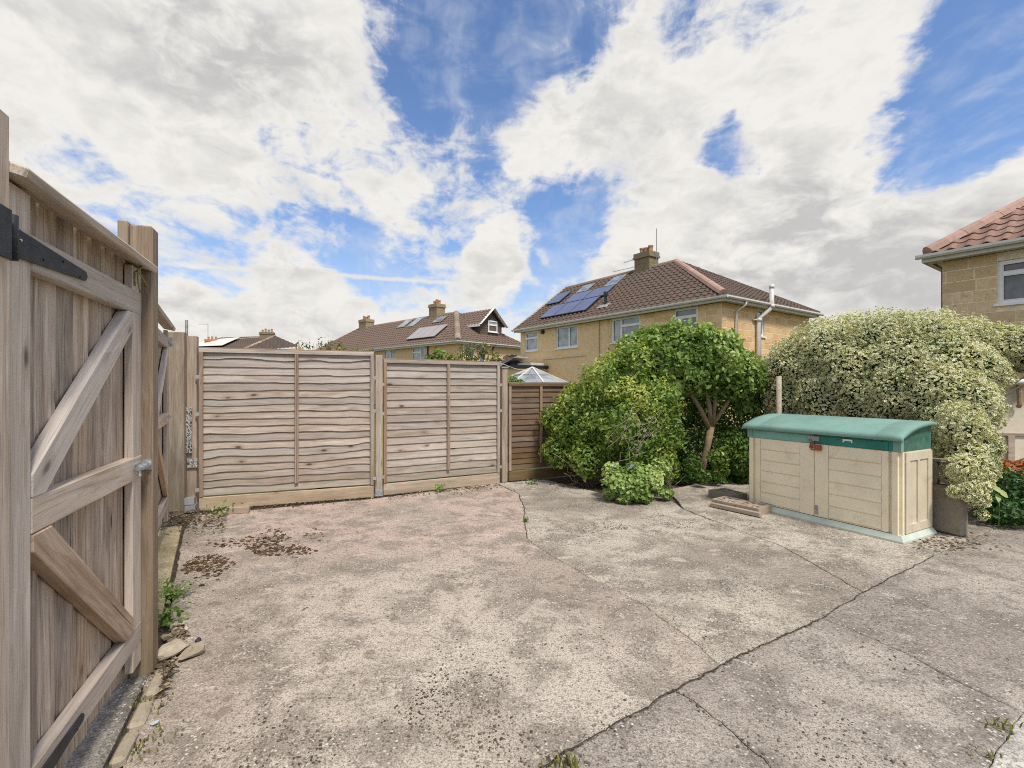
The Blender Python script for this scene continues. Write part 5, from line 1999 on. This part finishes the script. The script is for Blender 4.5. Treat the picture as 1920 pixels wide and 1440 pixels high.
# ------------------------------------------------------------------ pierced screen blocks
def screen_block_mesh(s=.29, t=.09, name='screen_block'):
    m = MB()
    h = s / 2
    b = .026
    m.box((-h, -h, -t / 2), (h, -h + b, t / 2))
    m.box((-h, h - b, -t / 2), (h, h, t / 2))
    m.box((-h, -h + b, -t / 2), (-h + b, h - b, t / 2))
    m.box((h - b, -h + b, -t / 2), (h, h - b, t / 2))
    # petals meeting in the middle
    for k in range(8):
        a = math.pi / 4 * k
        R_ = (h - b) * (1.0 if k % 2 == 0 else 1.36)
        p0 = Vector((0, 0, 0))
        p1 = Vector((math.cos(a) * R_, math.sin(a) * R_, 0))
        side = Vector((-math.sin(a), math.cos(a), 0))
        w0, wm, w1 = .008, .024, .010
        ring = [p0 + side * w0, p0.lerp(p1, .55) + side * wm, p1 + side * w1, p1 - side * w1, p0.lerp(p1, .55) - side * wm, p0 - side * w0]
        tz = Vector((0, 0, t / 2 - .004 - .0007 * k))
        v = [q - tz for q in ring] + [q + tz for q in ring]
        n = 6
        m.add(v, [tuple(range(n - 1, -1, -1)), tuple(range(n, 2 * n))] + [(i, (i + 1) % n, (i + 1) % n + n, i + n) for i in range(n)])
    me = mesh(name, m.v, m.f)
    bm = bmesh.new()
    bm.from_mesh(me)
    bmesh.ops.recalc_face_normals(bm, faces=bm.faces)
    bm.to_mesh(me)
    bm.free()
    return me


sb = screen_block_mesh()
sb.materials.append(M['screen'])
rz = math.atan2(-.879, .477) + .12
Mbase = Matrix.Translation((2.79, 5.86, .047)) @ Matrix.Rotation(rz, 4, 'Z')
for k, (dx, lab) in enumerate(((-.15, 'pierced concrete block lying flat, farther from the viewer, behind the wooden batten'), (.15, 'pierced concrete block lying flat against the beige box behind the batten'))):
    o = bpy.data.objects.new('screen_block', sb)
    COL.objects.link(o)
    o.matrix_world = Mbase @ Matrix.Translation((dx, 0, 0))
    props(o, lab, 'block', 'pierced screen blocks lying flat')
sb2 = screen_block_mesh()
sb2.materials.append(M['block_grey'])
o = bpy.data.objects.new('screen_block', sb2)
COL.objects.link(o)
o.matrix_world = Matrix.Translation((2.88, 6.42, .05)) @ Matrix.Rotation(rz - .25, 4, 'Z') @ Matrix.Diagonal((1.3, 1.0, 1.1, 1))
props(o, 'darker mossy pierced block half hidden behind the corner of the beige box', 'block', 'pierced screen blocks lying flat')
bt = MB()
o = board('wooden_batten', None, Mbase @ Vector((-.27, -.185, -.012)), Mbase @ Vector((.34, -.18, -.01)), (0, 0, 1), .05, .05, M['slat'], .006)
props(o, 'pale wooden batten lying against the pierced blocks', 'batten')

# low garden wall behind the box: rendered base with pierced blocks on top
gw = thing('garden_wall', 'low grey garden wall topped with pierced blocks behind the beige box', 'wall', (2.96, 6.0, 0), math.atan2(-.879, .477))
bsm = box_mesh(1.9, .14, .46, .02, 'base', 8, .02, 5.0)
link('base', bsm, M['block_grey'], gw, Matrix.Translation((.86, .80, .23)))
sb3 = screen_block_mesh()
sb3.materials.append(M['block_grey'])
for k in range(6):
    o = bpy.data.objects.new('screen_block', sb3)
    COL.objects.link(o)
    o.parent = gw
    o.matrix_basis = Matrix.Translation((.08 + k * .30, .80, .61)) @ Matrix.Rotation(R(90), 4, 'X')
pw_ = MB()
pw_.tube([(0, 0, 0), (0, 0, 1.655)], .036, 10)
o = pw_.build('wooden_post', M['screen'], smooth=True)
o.location = (3.92, 7.05, 0)
props(o, 'round pale wooden stake standing behind the left end of the box', 'post')

# brick on the ground by the tall fence panel
bk = thing('loose_brick', 'loose pale brick lying at the foot of the tall lapped panel', 'brick', G(447, 962), R(16))
link('body', box_mesh(.235, .085, .075, .006, 'body'), M['brick'], bk, Matrix.Translation((0, 0, .0385)))


# ------------------------------------------------------------------ rubble beside the gate post
def rock(name, label, loc, size, mat, seed, rz=0.0, flat=.5, cat='stone', tilt=0.0):
    bm = bmesh.new()
    bmesh.ops.create_icosphere(bm, subdivisions=3, radius=1)
    for v in bm.verts:
        n = mnoise.noise(v.co * 1.1 + Vector((seed, seed, seed))) * .3 + mnoise.noise(v.co * 3.2 + Vector((seed, 0, seed))) * .16
        v.co *= 1 + n
        v.co.x = math.copysign(abs(v.co.x) ** .8, v.co.x)
        v.co = Vector((v.co.x * size[0], v.co.y * size[1], v.co.z * size[2]))
    rr_ = random.Random(seed)
    for _ in range(9):
        nrm = Vector((rr_.gauss(0, 1), rr_.gauss(0, 1), rr_.gauss(0, 1))).normalized()
        nd = Vector((nrm.x / size[0], nrm.y / size[1], nrm.z / size[2])).normalized()
        lim = max(v.co.dot(nd) for v in bm.verts) * rr_.uniform(.55, .8)
        for v in bm.verts:
            e = v.co.dot(nd) - lim
            if e > 0:
                v.co -= nd * e
    zmin = min(v.co.z for v in bm.verts)
    for v in bm.verts:
        v.co.z -= zmin
    me = bpy.data.meshes.new(name)
    bm.to_mesh(me)
    bm.free()
    o = link(name, me, mat)
    o.location = loc
    o.rotation_euler = (0, tilt, rz)
    return props(o, label, cat, None)


rock('concrete_lump', 'largest broken lump of pale concrete beside the split topped post', G(326, 1232, .0), (.10, .055, .055), M['rubble'], 2.2, R(62))
rock('concrete_lump', 'long narrow concrete fragment at the edge of the yard slab', G(362, 1232, .0), (.08, .036, .036), M['rubble'], 7.9, R(58))
rock('flat_stone', 'flat grey stone lying above the rubble by the gate', G(318, 1196, .0), (.06, .032, .012), M['rubble'], 5.1, R(-20), cat='stone')
rock('white_chip', 'small cream chip of stone standing by the rubble', G(350, 1186, .0), (.018, .014, .022), M['slab_pale'], 4.4, 0)
rock('slate_chip', 'dark blue slate chip lying on top of the rubble', G(371, 1204, .0), (.022, .018, .014), M['slate'], 9.4, 0, cat='slate')
rock('pebble', 'single smooth blue grey pebble on the concrete below the gate', G(291, 1359, .0), (.022, .011, .009), M['pebble'], 1.4, R(20), cat='pebble')

# ------------------------------------------------------------------ vegetation
print('plants')
# rounded bush in front of the brown fence
bush = shrub('rounded_bush', 'dense rounded bush with glossy yellow green leaves against the brown fence', 'bush', (1.55, 7.45, 0),
      [lump(1095, 790, 7.5, .52), lump(1150, 735, 7.45, .58), lump(1130, 835, 7.3, .42), lump(1215, 765, 7.1, .46), lump(1200, 845, 6.95, .36), lump(1062, 800, 7.75, .36), lump(1185, 690, 7.45, .42), lump(1100, 860, 7.1, .28), lump(1235, 815, 7.0, .34), lump(1170, 800, 7.0, .42), lump(1052, 845, 7.45, .30), lump(1045, 785, 7.75, .26), lump(1245, 868, 6.85, .24), lump(1078, 745, 7.7, .24)],
      23000, .058, M['leaf_bush'], depth=.5, aspect=.46, jitter=.95, up=.45, droop=.15, rough=.2, seed=3.0, bias=.12, twigs=26, twig_r=.012, topgain=.35)
# small tree with pale forked trunk
trunk_base = (3.05, 7.62, 0)
tr = thing('small_tree', 'small green tree with a pale forked trunk right of the bush', 'tree', trunk_base)
lumps = [lump(1235, 684, 7.7, .50), lump(1325, 676, 7.5, .50), lump(1280, 662, 7.6, .50), lump(1372, 700, 7.5, .42), lump(1195, 668, 7.75, .36), lump(1290, 690, 7.35, .34), lump(1402, 715, 7.6, .27), lump(1345, 655, 7.4, .34), lump(1240, 655, 7.6, .42), lump(1400, 755, 7.7, .22), lump(1225, 735, 7.7, .3), lump(1180, 700, 7.6, .3), lump(1418, 720, 7.7, .2), lump(1255, 715, 7.4, .28)]
P, N, D = shell_points(lumps, 17000, .6, rough=.22)
nn = N + RNG.normal(size=N.shape) * .85
nn[:, 2] += .4
sz = .076 * (1 + RNG.normal(size=len(P)) * .25).clip(.45, 1.6)
o = leaf_mesh('crown', relative(tr, P), nn, sz, .52, .22, M['leaf_tree'], tr, .35, clump_rnd(P, D, 2.6, 8.0, .04, .3))
o['kind'] = 'stuff'
TY = 7.5
paths = [([at(1312, 905, 7.62), at(1318, 872, TY), at(1327, 835, TY), at(1333, 800, TY)], [.058, .052, .05, .056]),
         ([at(1331, 806, TY), at(1315, 770, 7.45), at(1298, 742, 7.4), at(1285, 700, 7.45), at(1270, 660, 7.5)], [.042, .035, .031, .026, .015]),
         ([at(1333, 800, TY), at(1330, 760, 7.4), at(1322, 725, 7.4), at(1318, 680, 7.5)], [.040, .033, .027, .018]),
         ([at(1336, 800, TY), at(1340, 760, 7.5), at(1344, 722, 7.5), at(1350, 680, 7.5)], [.038, .031, .026, .016]),
         ([at(1338, 795, TY), at(1358, 765, 7.5), at(1374, 738, 7.5), at(1385, 700, 7.5)], [.036, .028, .024, .014]),
         ([at(1258, 880, 7.75), at(1256, 830, 7.75), at(1254, 790, 7.7), at(1262, 750, 7.65), at(1274, 725, 7.6), at(1285, 680, 7.6)], [.05, .045, .042, .04, .036, .02]),
         ([at(1268, 740, 7.6), at(1300, 715, 7.55), at(1320, 690, 7.5)], [.022, .018, .01])]
stems('trunk', tr, shift(paths, tr), M['bark'], 9)
paths = []
for k in range(34):
    l = random.choice(lumps)
    s = random.choice([at(1290, 715, 7.5), at(1320, 715, 7.5), at(1345, 720, 7.5), at(1372, 735, 7.5), at(1270, 728, 7.6)])
    e = Vector(l[0]) + Vector((random.uniform(-1, 1), random.uniform(-1, 1), random.uniform(-.6, 1))).normalized() * l[1] * .85
    paths.append((wiggle(s, e, 5, .04), taper(.012, .004)))
stems('branch', tr, shift(paths, tr), M['bark'], 5)
# dark evergreen mass behind the trunk
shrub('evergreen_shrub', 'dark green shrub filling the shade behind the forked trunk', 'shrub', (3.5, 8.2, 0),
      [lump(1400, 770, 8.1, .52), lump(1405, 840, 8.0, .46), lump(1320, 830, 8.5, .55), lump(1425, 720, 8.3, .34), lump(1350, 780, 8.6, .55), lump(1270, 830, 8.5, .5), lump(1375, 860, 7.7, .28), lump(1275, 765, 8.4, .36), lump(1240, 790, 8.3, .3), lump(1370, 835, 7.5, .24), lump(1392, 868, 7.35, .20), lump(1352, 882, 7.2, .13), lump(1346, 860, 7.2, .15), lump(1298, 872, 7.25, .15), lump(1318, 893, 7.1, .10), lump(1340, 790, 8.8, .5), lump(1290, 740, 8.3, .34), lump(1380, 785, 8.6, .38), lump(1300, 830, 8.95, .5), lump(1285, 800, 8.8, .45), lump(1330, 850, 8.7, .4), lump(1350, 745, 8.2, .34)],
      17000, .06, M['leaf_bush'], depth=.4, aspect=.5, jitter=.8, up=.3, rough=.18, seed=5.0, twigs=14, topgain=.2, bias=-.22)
shrub('ivy', 'ground ivy creeping over the soil below the forked trunk', 'ivy', (2.9, 7.35, 0),
      [(G(1280, 905), .20, .55), (G(1330, 900), .24, .6), (G(1370, 895), .24, .7), (G(1240, 915), .16, .5), (G(1395, 905), .2, .6), (G(1350, 905), .2, .6), (G(1300, 890), .3, .4), (G(1385, 880), .3, .8)],
      2600, .05, M['leaf_dark'], depth=.5, aspect=.8, jitter=.6, up=.9, rough=.2, seed=2.0, twigs=8, twig_r=.006, bias=.2)
# geranium
ge = shrub('geranium', 'low bright green geranium with two violet flowers before the rounded bush', 'plant', tuple(G(1188, 925)),
           [(at(1190, 915, 6.2), .20, .8), (at(1160, 905, 6.25), .17, .9), (at(1222, 900, 6.3), .18, .9), (at(1195, 890, 6.4), .2, .8), (at(1248, 925, 6.3), .10, .7), (at(1145, 925, 6.3), .10, .7), (at(1170, 935, 6.15), .10, .7), (at(1210, 932, 6.15), .11, .7), (at(1238, 880, 6.45), .14, .9), (at(1150, 885, 6.5), .14, .9)],
           3600, .045, M['leaf_geran'], depth=.6, aspect=.85, jitter=.7, up=.7, rough=.34, seed=6.0, twigs=30, twig_r=.004, twig_mat=M['leaf_geran'], topgain=.2, bias=.28)
for px, py in ((1152, 873), (1180, 876), (1187, 871)):
    f = MB()
    c = at(px, py, 6.18) - ge.location
    for k in range(5):
        a = k * 2 * math.pi / 5
        d = Vector((math.cos(a), -.35, math.sin(a)))
        s = Vector((-math.sin(a), 0, math.cos(a)))
        f.add([c, c + d * .010 + s * .007, c + d * .017, c + d * .010 - s * .007], [(0, 1, 2, 3)])
    f.build('flower', M['petal'], ge)
# arching dry stems at the foot of the bush
dt = []
for px0, py0, px1, py1, Y in ((1245, 930, 1270, 885, 6.5), (1240, 935, 1225, 860, 6.6), (1085, 905, 1060, 870, 7.3), (1110, 915, 1075, 880, 7.2), (1165, 870, 1195, 830, 6.6), (1195, 850, 1215, 800, 6.6), (1180, 790, 1230, 800, 6.6), (1190, 830, 1240, 780, 6.6), (1160, 835, 1200, 775, 6.6)):
    for _ in range(4):
        dt.append((wiggle(at(px0 + random.gauss(0, 12), py0 + random.gauss(0, 8), Y), at(px1 + random.gauss(0, 16), py1 + random.gauss(0, 16), Y - .15), 5, .03), .0026))
mm = MB()
for p, r in dt:
    mm.tube(p, r, 5)
mm.v = [tuple(Vector(p) - bush.location) for p in mm.v]
mm.build('dry_stem', M['slat'], bush)['kind'] = 'stuff'

# variegated hedge behind the storage box
hedge_l = [lump(1500, 690, 7.35, .50), lump(1560, 668, 7.1, .60), lump(1640, 664, 6.8, .62), lump(1725, 668, 6.5, .62), lump(1805, 676, 6.2, .52), lump(1890, 660, 5.9, .30), lump(1975, 660, 5.7, .30), lump(1860, 655, 6.0, .30), lump(1930, 655, 5.75, .3),
           lump(1480, 745, 7.4, .40), lump(1550, 745, 6.95, .46), lump(1630, 745, 6.5, .46), lump(1700, 745, 6.1, .46), lump(1765, 745, 5.75, .44), lump(1805, 760, 5.55, .36),
           lump(1815, 855, 4.95, .19), lump(1826, 905, 4.76, .14), lump(1790, 850, 5.1, .19), lump(1846, 870, 4.9, .13), lump(1800, 800, 5.05, .24), lump(1838, 835, 5.05, .19), lump(1805, 830, 5.2, .30), lump(1775, 800, 5.5, .3), lump(1820, 880, 4.85, .19), lump(1835, 935, 4.68, .09), lump(1798, 880, 4.8, .15), lump(1815, 920, 4.68, .10), lump(1790, 922, 4.72, .07), lump(1838, 905, 4.75, .11), lump(1842, 965, 4.66, .05), lump(1832, 700, 5.75, .30), lump(1600, 700, 6.7, .5), lump(1690, 690, 6.3, .5), lump(1770, 690, 6.0, .48), lump(1462, 700, 7.6, .3)]
def in_box(p):
    q = Vector((p[0] - 2.96, p[1] - 6.0, 0))
    x = q.x * .477 - q.y * .879
    y = q.x * .879 + q.y * .477
    return not (-.15 < x < 1.72 and -.2 < y < .74 and p[2] < 1.25)
hedge = shrub('variegated_hedge', 'large cream and green variegated hedge towering behind the storage box', 'hedge', (4.4, 6.3, 0), hedge_l,
              64000, .037, M['leaf_vary'], depth=.34, aspect=.60, jitter=.75, up=.45, droop=.0, rough=.13, seed=12.0, twigs=40, twig_r=.014, topgain=.15, keep=in_box)
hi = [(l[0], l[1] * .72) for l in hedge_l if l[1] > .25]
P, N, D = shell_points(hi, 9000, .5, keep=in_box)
o = leaf_mesh('inner_foliage', relative(hedge, P), N + RNG.normal(size=N.shape) * .6, np.full(len(P), .09), .6, .15, M['leaf_dark'], hedge, 0, RNG.random(len(P)) * .4)  # dark filler leaves: shade of the hedge's inside put into their colour
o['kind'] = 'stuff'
# plants beyond the hedge at the right edge
shrub('autumn_shrub', 'small red and yellow leaved shrub below the cream outbuilding', 'shrub', (6.4, 6.0, 0),
      [lump(1880, 885, 6.0, .20, .8), lump(1915, 890, 5.9, .22, .8), lump(1860, 870, 6.15, .14, .8), lump(1950, 890, 5.8, .25, .8)], 2200, .045, M['leaf_red'], depth=.5, aspect=.5, jitter=.6, up=.7, rough=.2, seed=9.0, twigs=10, twig_r=.005, topgain=-.6)
shrub('leafy_perennial', 'dark leafy perennial at the foot of the variegated hedge', 'plant', (5.5, 5.3, 0),
      [lump(1870, 950, 5.2, .24, .8), lump(1915, 945, 5.2, .28, .9), lump(1960, 950, 5.1, .3, .9), lump(1885, 910, 5.5, .2), lump(1925, 915, 5.5, .2)], 2600, .06, M['leaf_dark'], depth=.5, aspect=.42, jitter=.6, up=.5, droop=.5, rough=.25, seed=4.0, twigs=16, twig_r=.005, twig_mat=M['leaf_dark'])
# one broad pale leaf cluster
bl = thing('broad_leaf_plant', 'young plant with three broad pale leaves beside the hedge foot', 'plant', at(1872, 960, 5.05))
bl.location.z = 0
for dx, dz, s, ax_ in ((-.02, .42, .11, (-.6, -.3, .3)), (.05, .37, .12, (.8, -.3, -.4)), (-.01, .33, .10, (.2, -.4, -1))):
    leaf_mesh('leaf', np.array([[dx, 0, dz]]), np.array([[.1, -.9, .5]]), [s], .6, .15, M['leaf_geran'], bl, 0, np.array([.95]), along=np.array([ax_]))
stems('stem', bl, [([(0, 0, 0), (.01, 0, .2), (0, 0, .4)], [.006, .005, .003])], M['leaf_geran'])


def seedling(label, loc, h, n, size, mat, cat='weed', name='weed', spread=.06, group=None, aspect=.5):
    root = thing(name, label, cat, loc, 0, group)
    P = np.stack([RNG.normal(size=n) * spread, RNG.normal(size=n) * spread, np.abs(RNG.random(n)) * h], 1)
    N_ = np.stack([P[:, 0] * 4, P[:, 1] * 4, np.full(n, .6)], 1) + RNG.normal(size=(n, 3)) * .4
    leaf_mesh('foliage', P, N_, size * (1 + RNG.normal(size=n) * .25).clip(.4, 1.7), aspect, .15, mat, root)['kind'] = 'stuff'
    paths = [([Vector((0, 0, -.01)), Vector(p)], [.002, .001]) for p in P[:max(5, n // 8)]]
    stems('stem', root, paths, mat, 4)
    return root


def tuft(label, loc, h, n, mat=None, spread=.05, lean=.4):
    root = thing('grass_tuft', label, 'grass tuft', loc)
    m = MB()
    for k in range(n):
        a = random.uniform(0, 6.28)
        b = Vector((random.gauss(0, spread), random.gauss(0, spread), 0))
        d = Vector((math.cos(a) * lean * h, math.sin(a) * lean * h, h * random.uniform(.5, 1)))
        s = Vector((-math.sin(a), math.cos(a), 0)) * .004
        mid = b + d * .55 + UZ * h * .12
        m.add([b - s, b + s, mid + s * .8, mid - s * .8, b + d], [(0, 1, 2, 3), (3, 2, 4)])
    me = mesh('blades', m.v, m.f)
    for nm, val in (('rnd', None), ('edge', .8)):
        at_ = me.attributes.new(nm, 'FLOAT', 'POINT')
        at_.data.foreach_set('value', RNG.random(len(me.vertices)) if val is None else np.full(len(me.vertices), val))
    link('blades', me, mat or M['leaf_grass'], root)['kind'] = 'stuff'
    return root


seedling('bright green leafy weed growing between threshold and concrete', G(318, 1122), .10, 220, .028, M['leaf_geran'], spread=.058)
seedling('straggly weed growing just above the rubble', G(310, 1172), .10, 90, .04, M['leaf_grass'], spread=.05)
seedling('small weed in the litter left of the loose brick', G(416, 966), .16, 40, .05, M['leaf_geran'], spread=.07)
seedling('upright dandelion leaves growing at the base of the lower lapped panel', G(880, 908), .30, 34, .10, M['leaf_grass'], spread=.05, aspect=.3)
seedling('weed beside the steel post shoe at the foot of the lower panel', G(825, 921), .10, 40, .05, M['leaf_geran'], spread=.05)
seedling('little weed at the corner by the capped fence post', G(998, 908), .08, 40, .04, M['leaf_grass'], spread=.05)
tuft('small grass tuft growing in the curved joint of the concrete', G(985, 979), .07, 26, spread=.015)
tuft('larger grass tuft beside the pale slab at the near corner', G(1884, 1366), .05, 18, M['leaf_far'], spread=.035)
tuft('grass tuft by the bottom edge of the yard at the near corner', G(1858, 1420), .04, 12, M['leaf_far'], spread=.025)
tuft('mossy grass along the edging under the near gate', G(262, 1400), .022, 90, M['leaf_far'], spread=.06)
tuft('mossy yellow grass between the edging and the slab', G(268, 1318), .022, 110, M['leaf_far'], spread=.06)
tuft('dry grass in the joint at the bottom of the yard', G(1060, 1437), .05, 40, M['leaf_far'], spread=.03)

# shrubs beyond the fence
shrub('garden_shrub', 'yellow green shrub top showing above the tall lapped panel', 'shrub', tuple(Vector((-4.2, 11.5, 0))), [lump(640, 665, 11.6, .22), lump(665, 668, 11.5, .2), lump(610, 668, 11.8, .2), lump(690, 666, 11.6, .16)], 900, .06, M['leaf_far'], rough=.25, seed=1.0, twigs=8, topgain=.4)
shrub('garden_shrub', 'sparse yellow leaved shrub rising behind the lower lapped panel', 'shrub', tuple(Vector((-.9, 12.5, 0))), [lump(880, 668, 12.6, .34), lump(905, 660, 12.7, .25), lump(850, 676, 12.5, .22), lump(925, 672, 12.6, .2)], 700, .07, M['leaf_far'], rough=.35, depth=.7, seed=2.0, twigs=16)
shrub('garden_shrub', 'green twiggy shrub left of the sparse yellow one behind the lower panel', 'shrub', tuple(Vector((-1.9, 12.0, 0))), [lump(822, 668, 12.0, .2), lump(810, 676, 12.0, .18), lump(845, 676, 12.0, .15)], 420, .08, M['leaf_bush'], rough=.35, depth=.7, seed=2.4, twigs=14)
shrub('garden_plant', 'bright green strap leaves above the low brown fence', 'plant', tuple(Vector((.0, 9.6, 0))), [lump(958, 716, 9.3, .13), lump(975, 720, 9.3, .1)], 300, .10, M['leaf_geran'], rough=.3, aspect=.2, up=0, seed=2.9, twigs=5)
shrub('garden_shrub', 'yellow leafy shrub glimpsed through the gap beside the second gate', 'shrub', tuple(Vector((-6.6, 9.3, 0))), [lump(318, 700, 9.4, .3), lump(305, 690, 9.5, .3), lump(312, 672, 9.6, .25)], 900, .06, M['leaf_far'], rough=.25, seed=5.4, twigs=8)
shrub('garden_tree', 'thin leafed young tree far off beside the long terrace', 'tree', tuple(at(590, 660, 40) * 1.0)[:2] + (0,), [lump(575, 650, 40, .7), lump(610, 647, 40, .8), lump(635, 648, 40, .5), lump(560, 648, 40, .4)], 160, .2, M['leaf_far'], rough=.4, depth=.9, seed=8.4, twigs=22, twig_r=.05)
fw_ = mesh('far_wall', [(-9.3, 15.2, 0), (-5.0, 15.4, 0), (-5.0, 15.4, 1.35), (-9.3, 15.2, 1.35), (-9.3, 15.35, 0), (-5, 15.55, 0), (-5, 15.55, 1.35), (-9.3, 15.35, 1.35)], [(0, 1, 2, 3), (4, 7, 6, 5), (3, 2, 6, 7), (0, 3, 7, 4), (1, 5, 6, 2)])
props(link('garden_wall', fw_, M['cream']), 'pale garden wall glimpsed through the gap beside the second gate', 'wall')


# ------------------------------------------------------------------ litter, moss and crumbs on the concrete
def scatter_leaves(name, label, pts, size, mat, flat=1.6, cat=None):
    P = np.array([list(p) for p in pts])
    N_ = RNG.normal(size=P.shape) * .45 + np.array([0, 0, flat])
    o = leaf_mesh(name, P, N_, size * (1 + RNG.normal(size=len(P)) * .35).clip(.3, 2), .5, .2, mat)
    return props(o, label, None, None, 'stuff')


pts = []
for _ in range(900):
    px, py = random.uniform(296, 425), random.gauss(972, 12)
    if py < 952 or py > 1005:
        continue
    pts.append(G(px, py, .012 + random.random() * .03))
for _ in range(360):
    px = random.uniform(420, 940)
    py = 957 - (px - 372) / 568 * 50 + abs(random.gauss(2, 4))
    pts.append(G(px, py, .008))
for _ in range(500):
    t_ = random.random()
    px, py = 300 + 40 * t_ + random.gauss(0, 8), 1285 - 110 * t_ + random.gauss(0, 12)
    pts.append(G(px, py, .01 + random.random() * .012))
for _ in range(200):
    px, py = random.gauss(1775, 40), random.gauss(1018, 9)
    if px > 1705:
        pts.append(G(px, py, .006))
for _ in range(500):
    px, py = random.uniform(1030, 1260), random.gauss(905, 7)
    pts.append(G(px, max(py, 893), .006))
scatter_leaves('leaf_litter', 'dead leaves and twigs gathered along the edges of the yard', pts, .030, M['litter'])


def crumbs(name, label, pts, rmin, rmax, mat, flat=.55):
    ico = bmesh.new()
    bmesh.ops.create_icosphere(ico, subdivisions=1, radius=1)
    bv = np.array([v.co[:] for v in ico.verts])
    bf = np.array([[v.index for v in f.verts] for f in ico.faces])
    ico.free()
    n = len(pts)
    P = np.array([list(p) for p in pts])
    s = (rmin + (rmax - rmin) * RNG.random(n) ** 3.4)[:, None, None]
    sc = np.stack([RNG.uniform(.7, 1.5, n), RNG.uniform(.7, 1.5, n), RNG.uniform(.4, .9, n) * flat * 1.6], 1)[:, None, :]
    V = P[:, None, :] + bv[None] * s * sc * (1 + RNG.normal(size=(n, len(bv), 1)) * .18)
    F = (np.arange(n)[:, None, None] * len(bv) + bf[None]).reshape(-1, 3)
    me = bpy.data.meshes.new(name)
    me.vertices.add(n * len(bv))
    me.vertices.foreach_set('co', V.reshape(-1))
    me.loops.add(len(F) * 3)
    me.loops.foreach_set('vertex_index', F.reshape(-1).astype(np.int32))
    me.polygons.add(len(F))
    me.polygons.foreach_set('loop_start', np.arange(0, len(F) * 3, 3, dtype=np.int32))
    me.update(calc_edges=True)
    return props(link(name, me, mat), label, None, None, 'stuff')


def in_drift(p, sc, thr, seed):
    return mnoise.noise(Vector((p.x * sc + seed, p.y * sc, seed))) > thr


pts = []
while len(pts) < 1500:
    px = random.uniform(345, 600)
    f = (px - 345) / 255
    py = 1062 - 50 * f + random.gauss(0, 17 * (1 - .25 * f))
    p = G(px, py)
    if in_drift(p, 3.5, -.05, 3.3):
        pts.append(p)
while len(pts) < 1750:
    p = G(random.gauss(520, 50), random.gauss(1010, 9))
    if in_drift(p, 5, .0, 6.3):
        pts.append(p)
for _ in range(900):
    px = random.uniform(372, 940)
    py = 958 - (px - 372) / 568 * 51 + abs(random.gauss(0, 3.5))
    pts.append(G(px, py))
crumbs('moss', 'dark brown moss drift on the concrete near the second gate', pts, .004, .018, M['moss'])
pts = []
tries = 0
while len(pts) < 5200 and tries < 90000:
    tries += 1
    if random.random() < .22:
        p = G(random.gauss(760, 150), random.gauss(1310, 80))
        thr = .0 + random.random() * .4
    elif random.random() < .35:
        p = G(random.gauss(1190, 70), random.gauss(995, 12))
        thr = .02
    else:
        px, py = random.uniform(330, 1900), random.uniform(960, 1470)
        p = G(px, py)
        if random.random() > min(1, (py - 930) / 400) ** .5:
            continue
        thr = .18
    if p.y < 1.6 or p.y > 7.2:
        continue
    if in_drift(p, 2.0, thr, 1.7) or random.random() < .04:
        pts.append(p + Vector((0, 0, .001)))
for _ in range(420):
    a_, b_ = random.choice((((1014, 1439), (1268, 1293)), ((1268, 1293), (1398, 1226)), ((1398, 1226), (1541, 1159)), ((1541, 1159), (1752, 1041)), ((1268, 1293), (1431, 1422))))
    p = G(*a_).lerp(G(*b_), random.random())
    pts.append(jit(p, .014) + Vector((random.gauss(0, .011), random.gauss(0, .011), .001)))
crumbs('dark_crumbs', 'dark crumbs of moss and grit strewn over the concrete', pts, .0012, .0068, M['debris'])
print('script done', len(bpy.data.objects), n1 + n2, cnt)
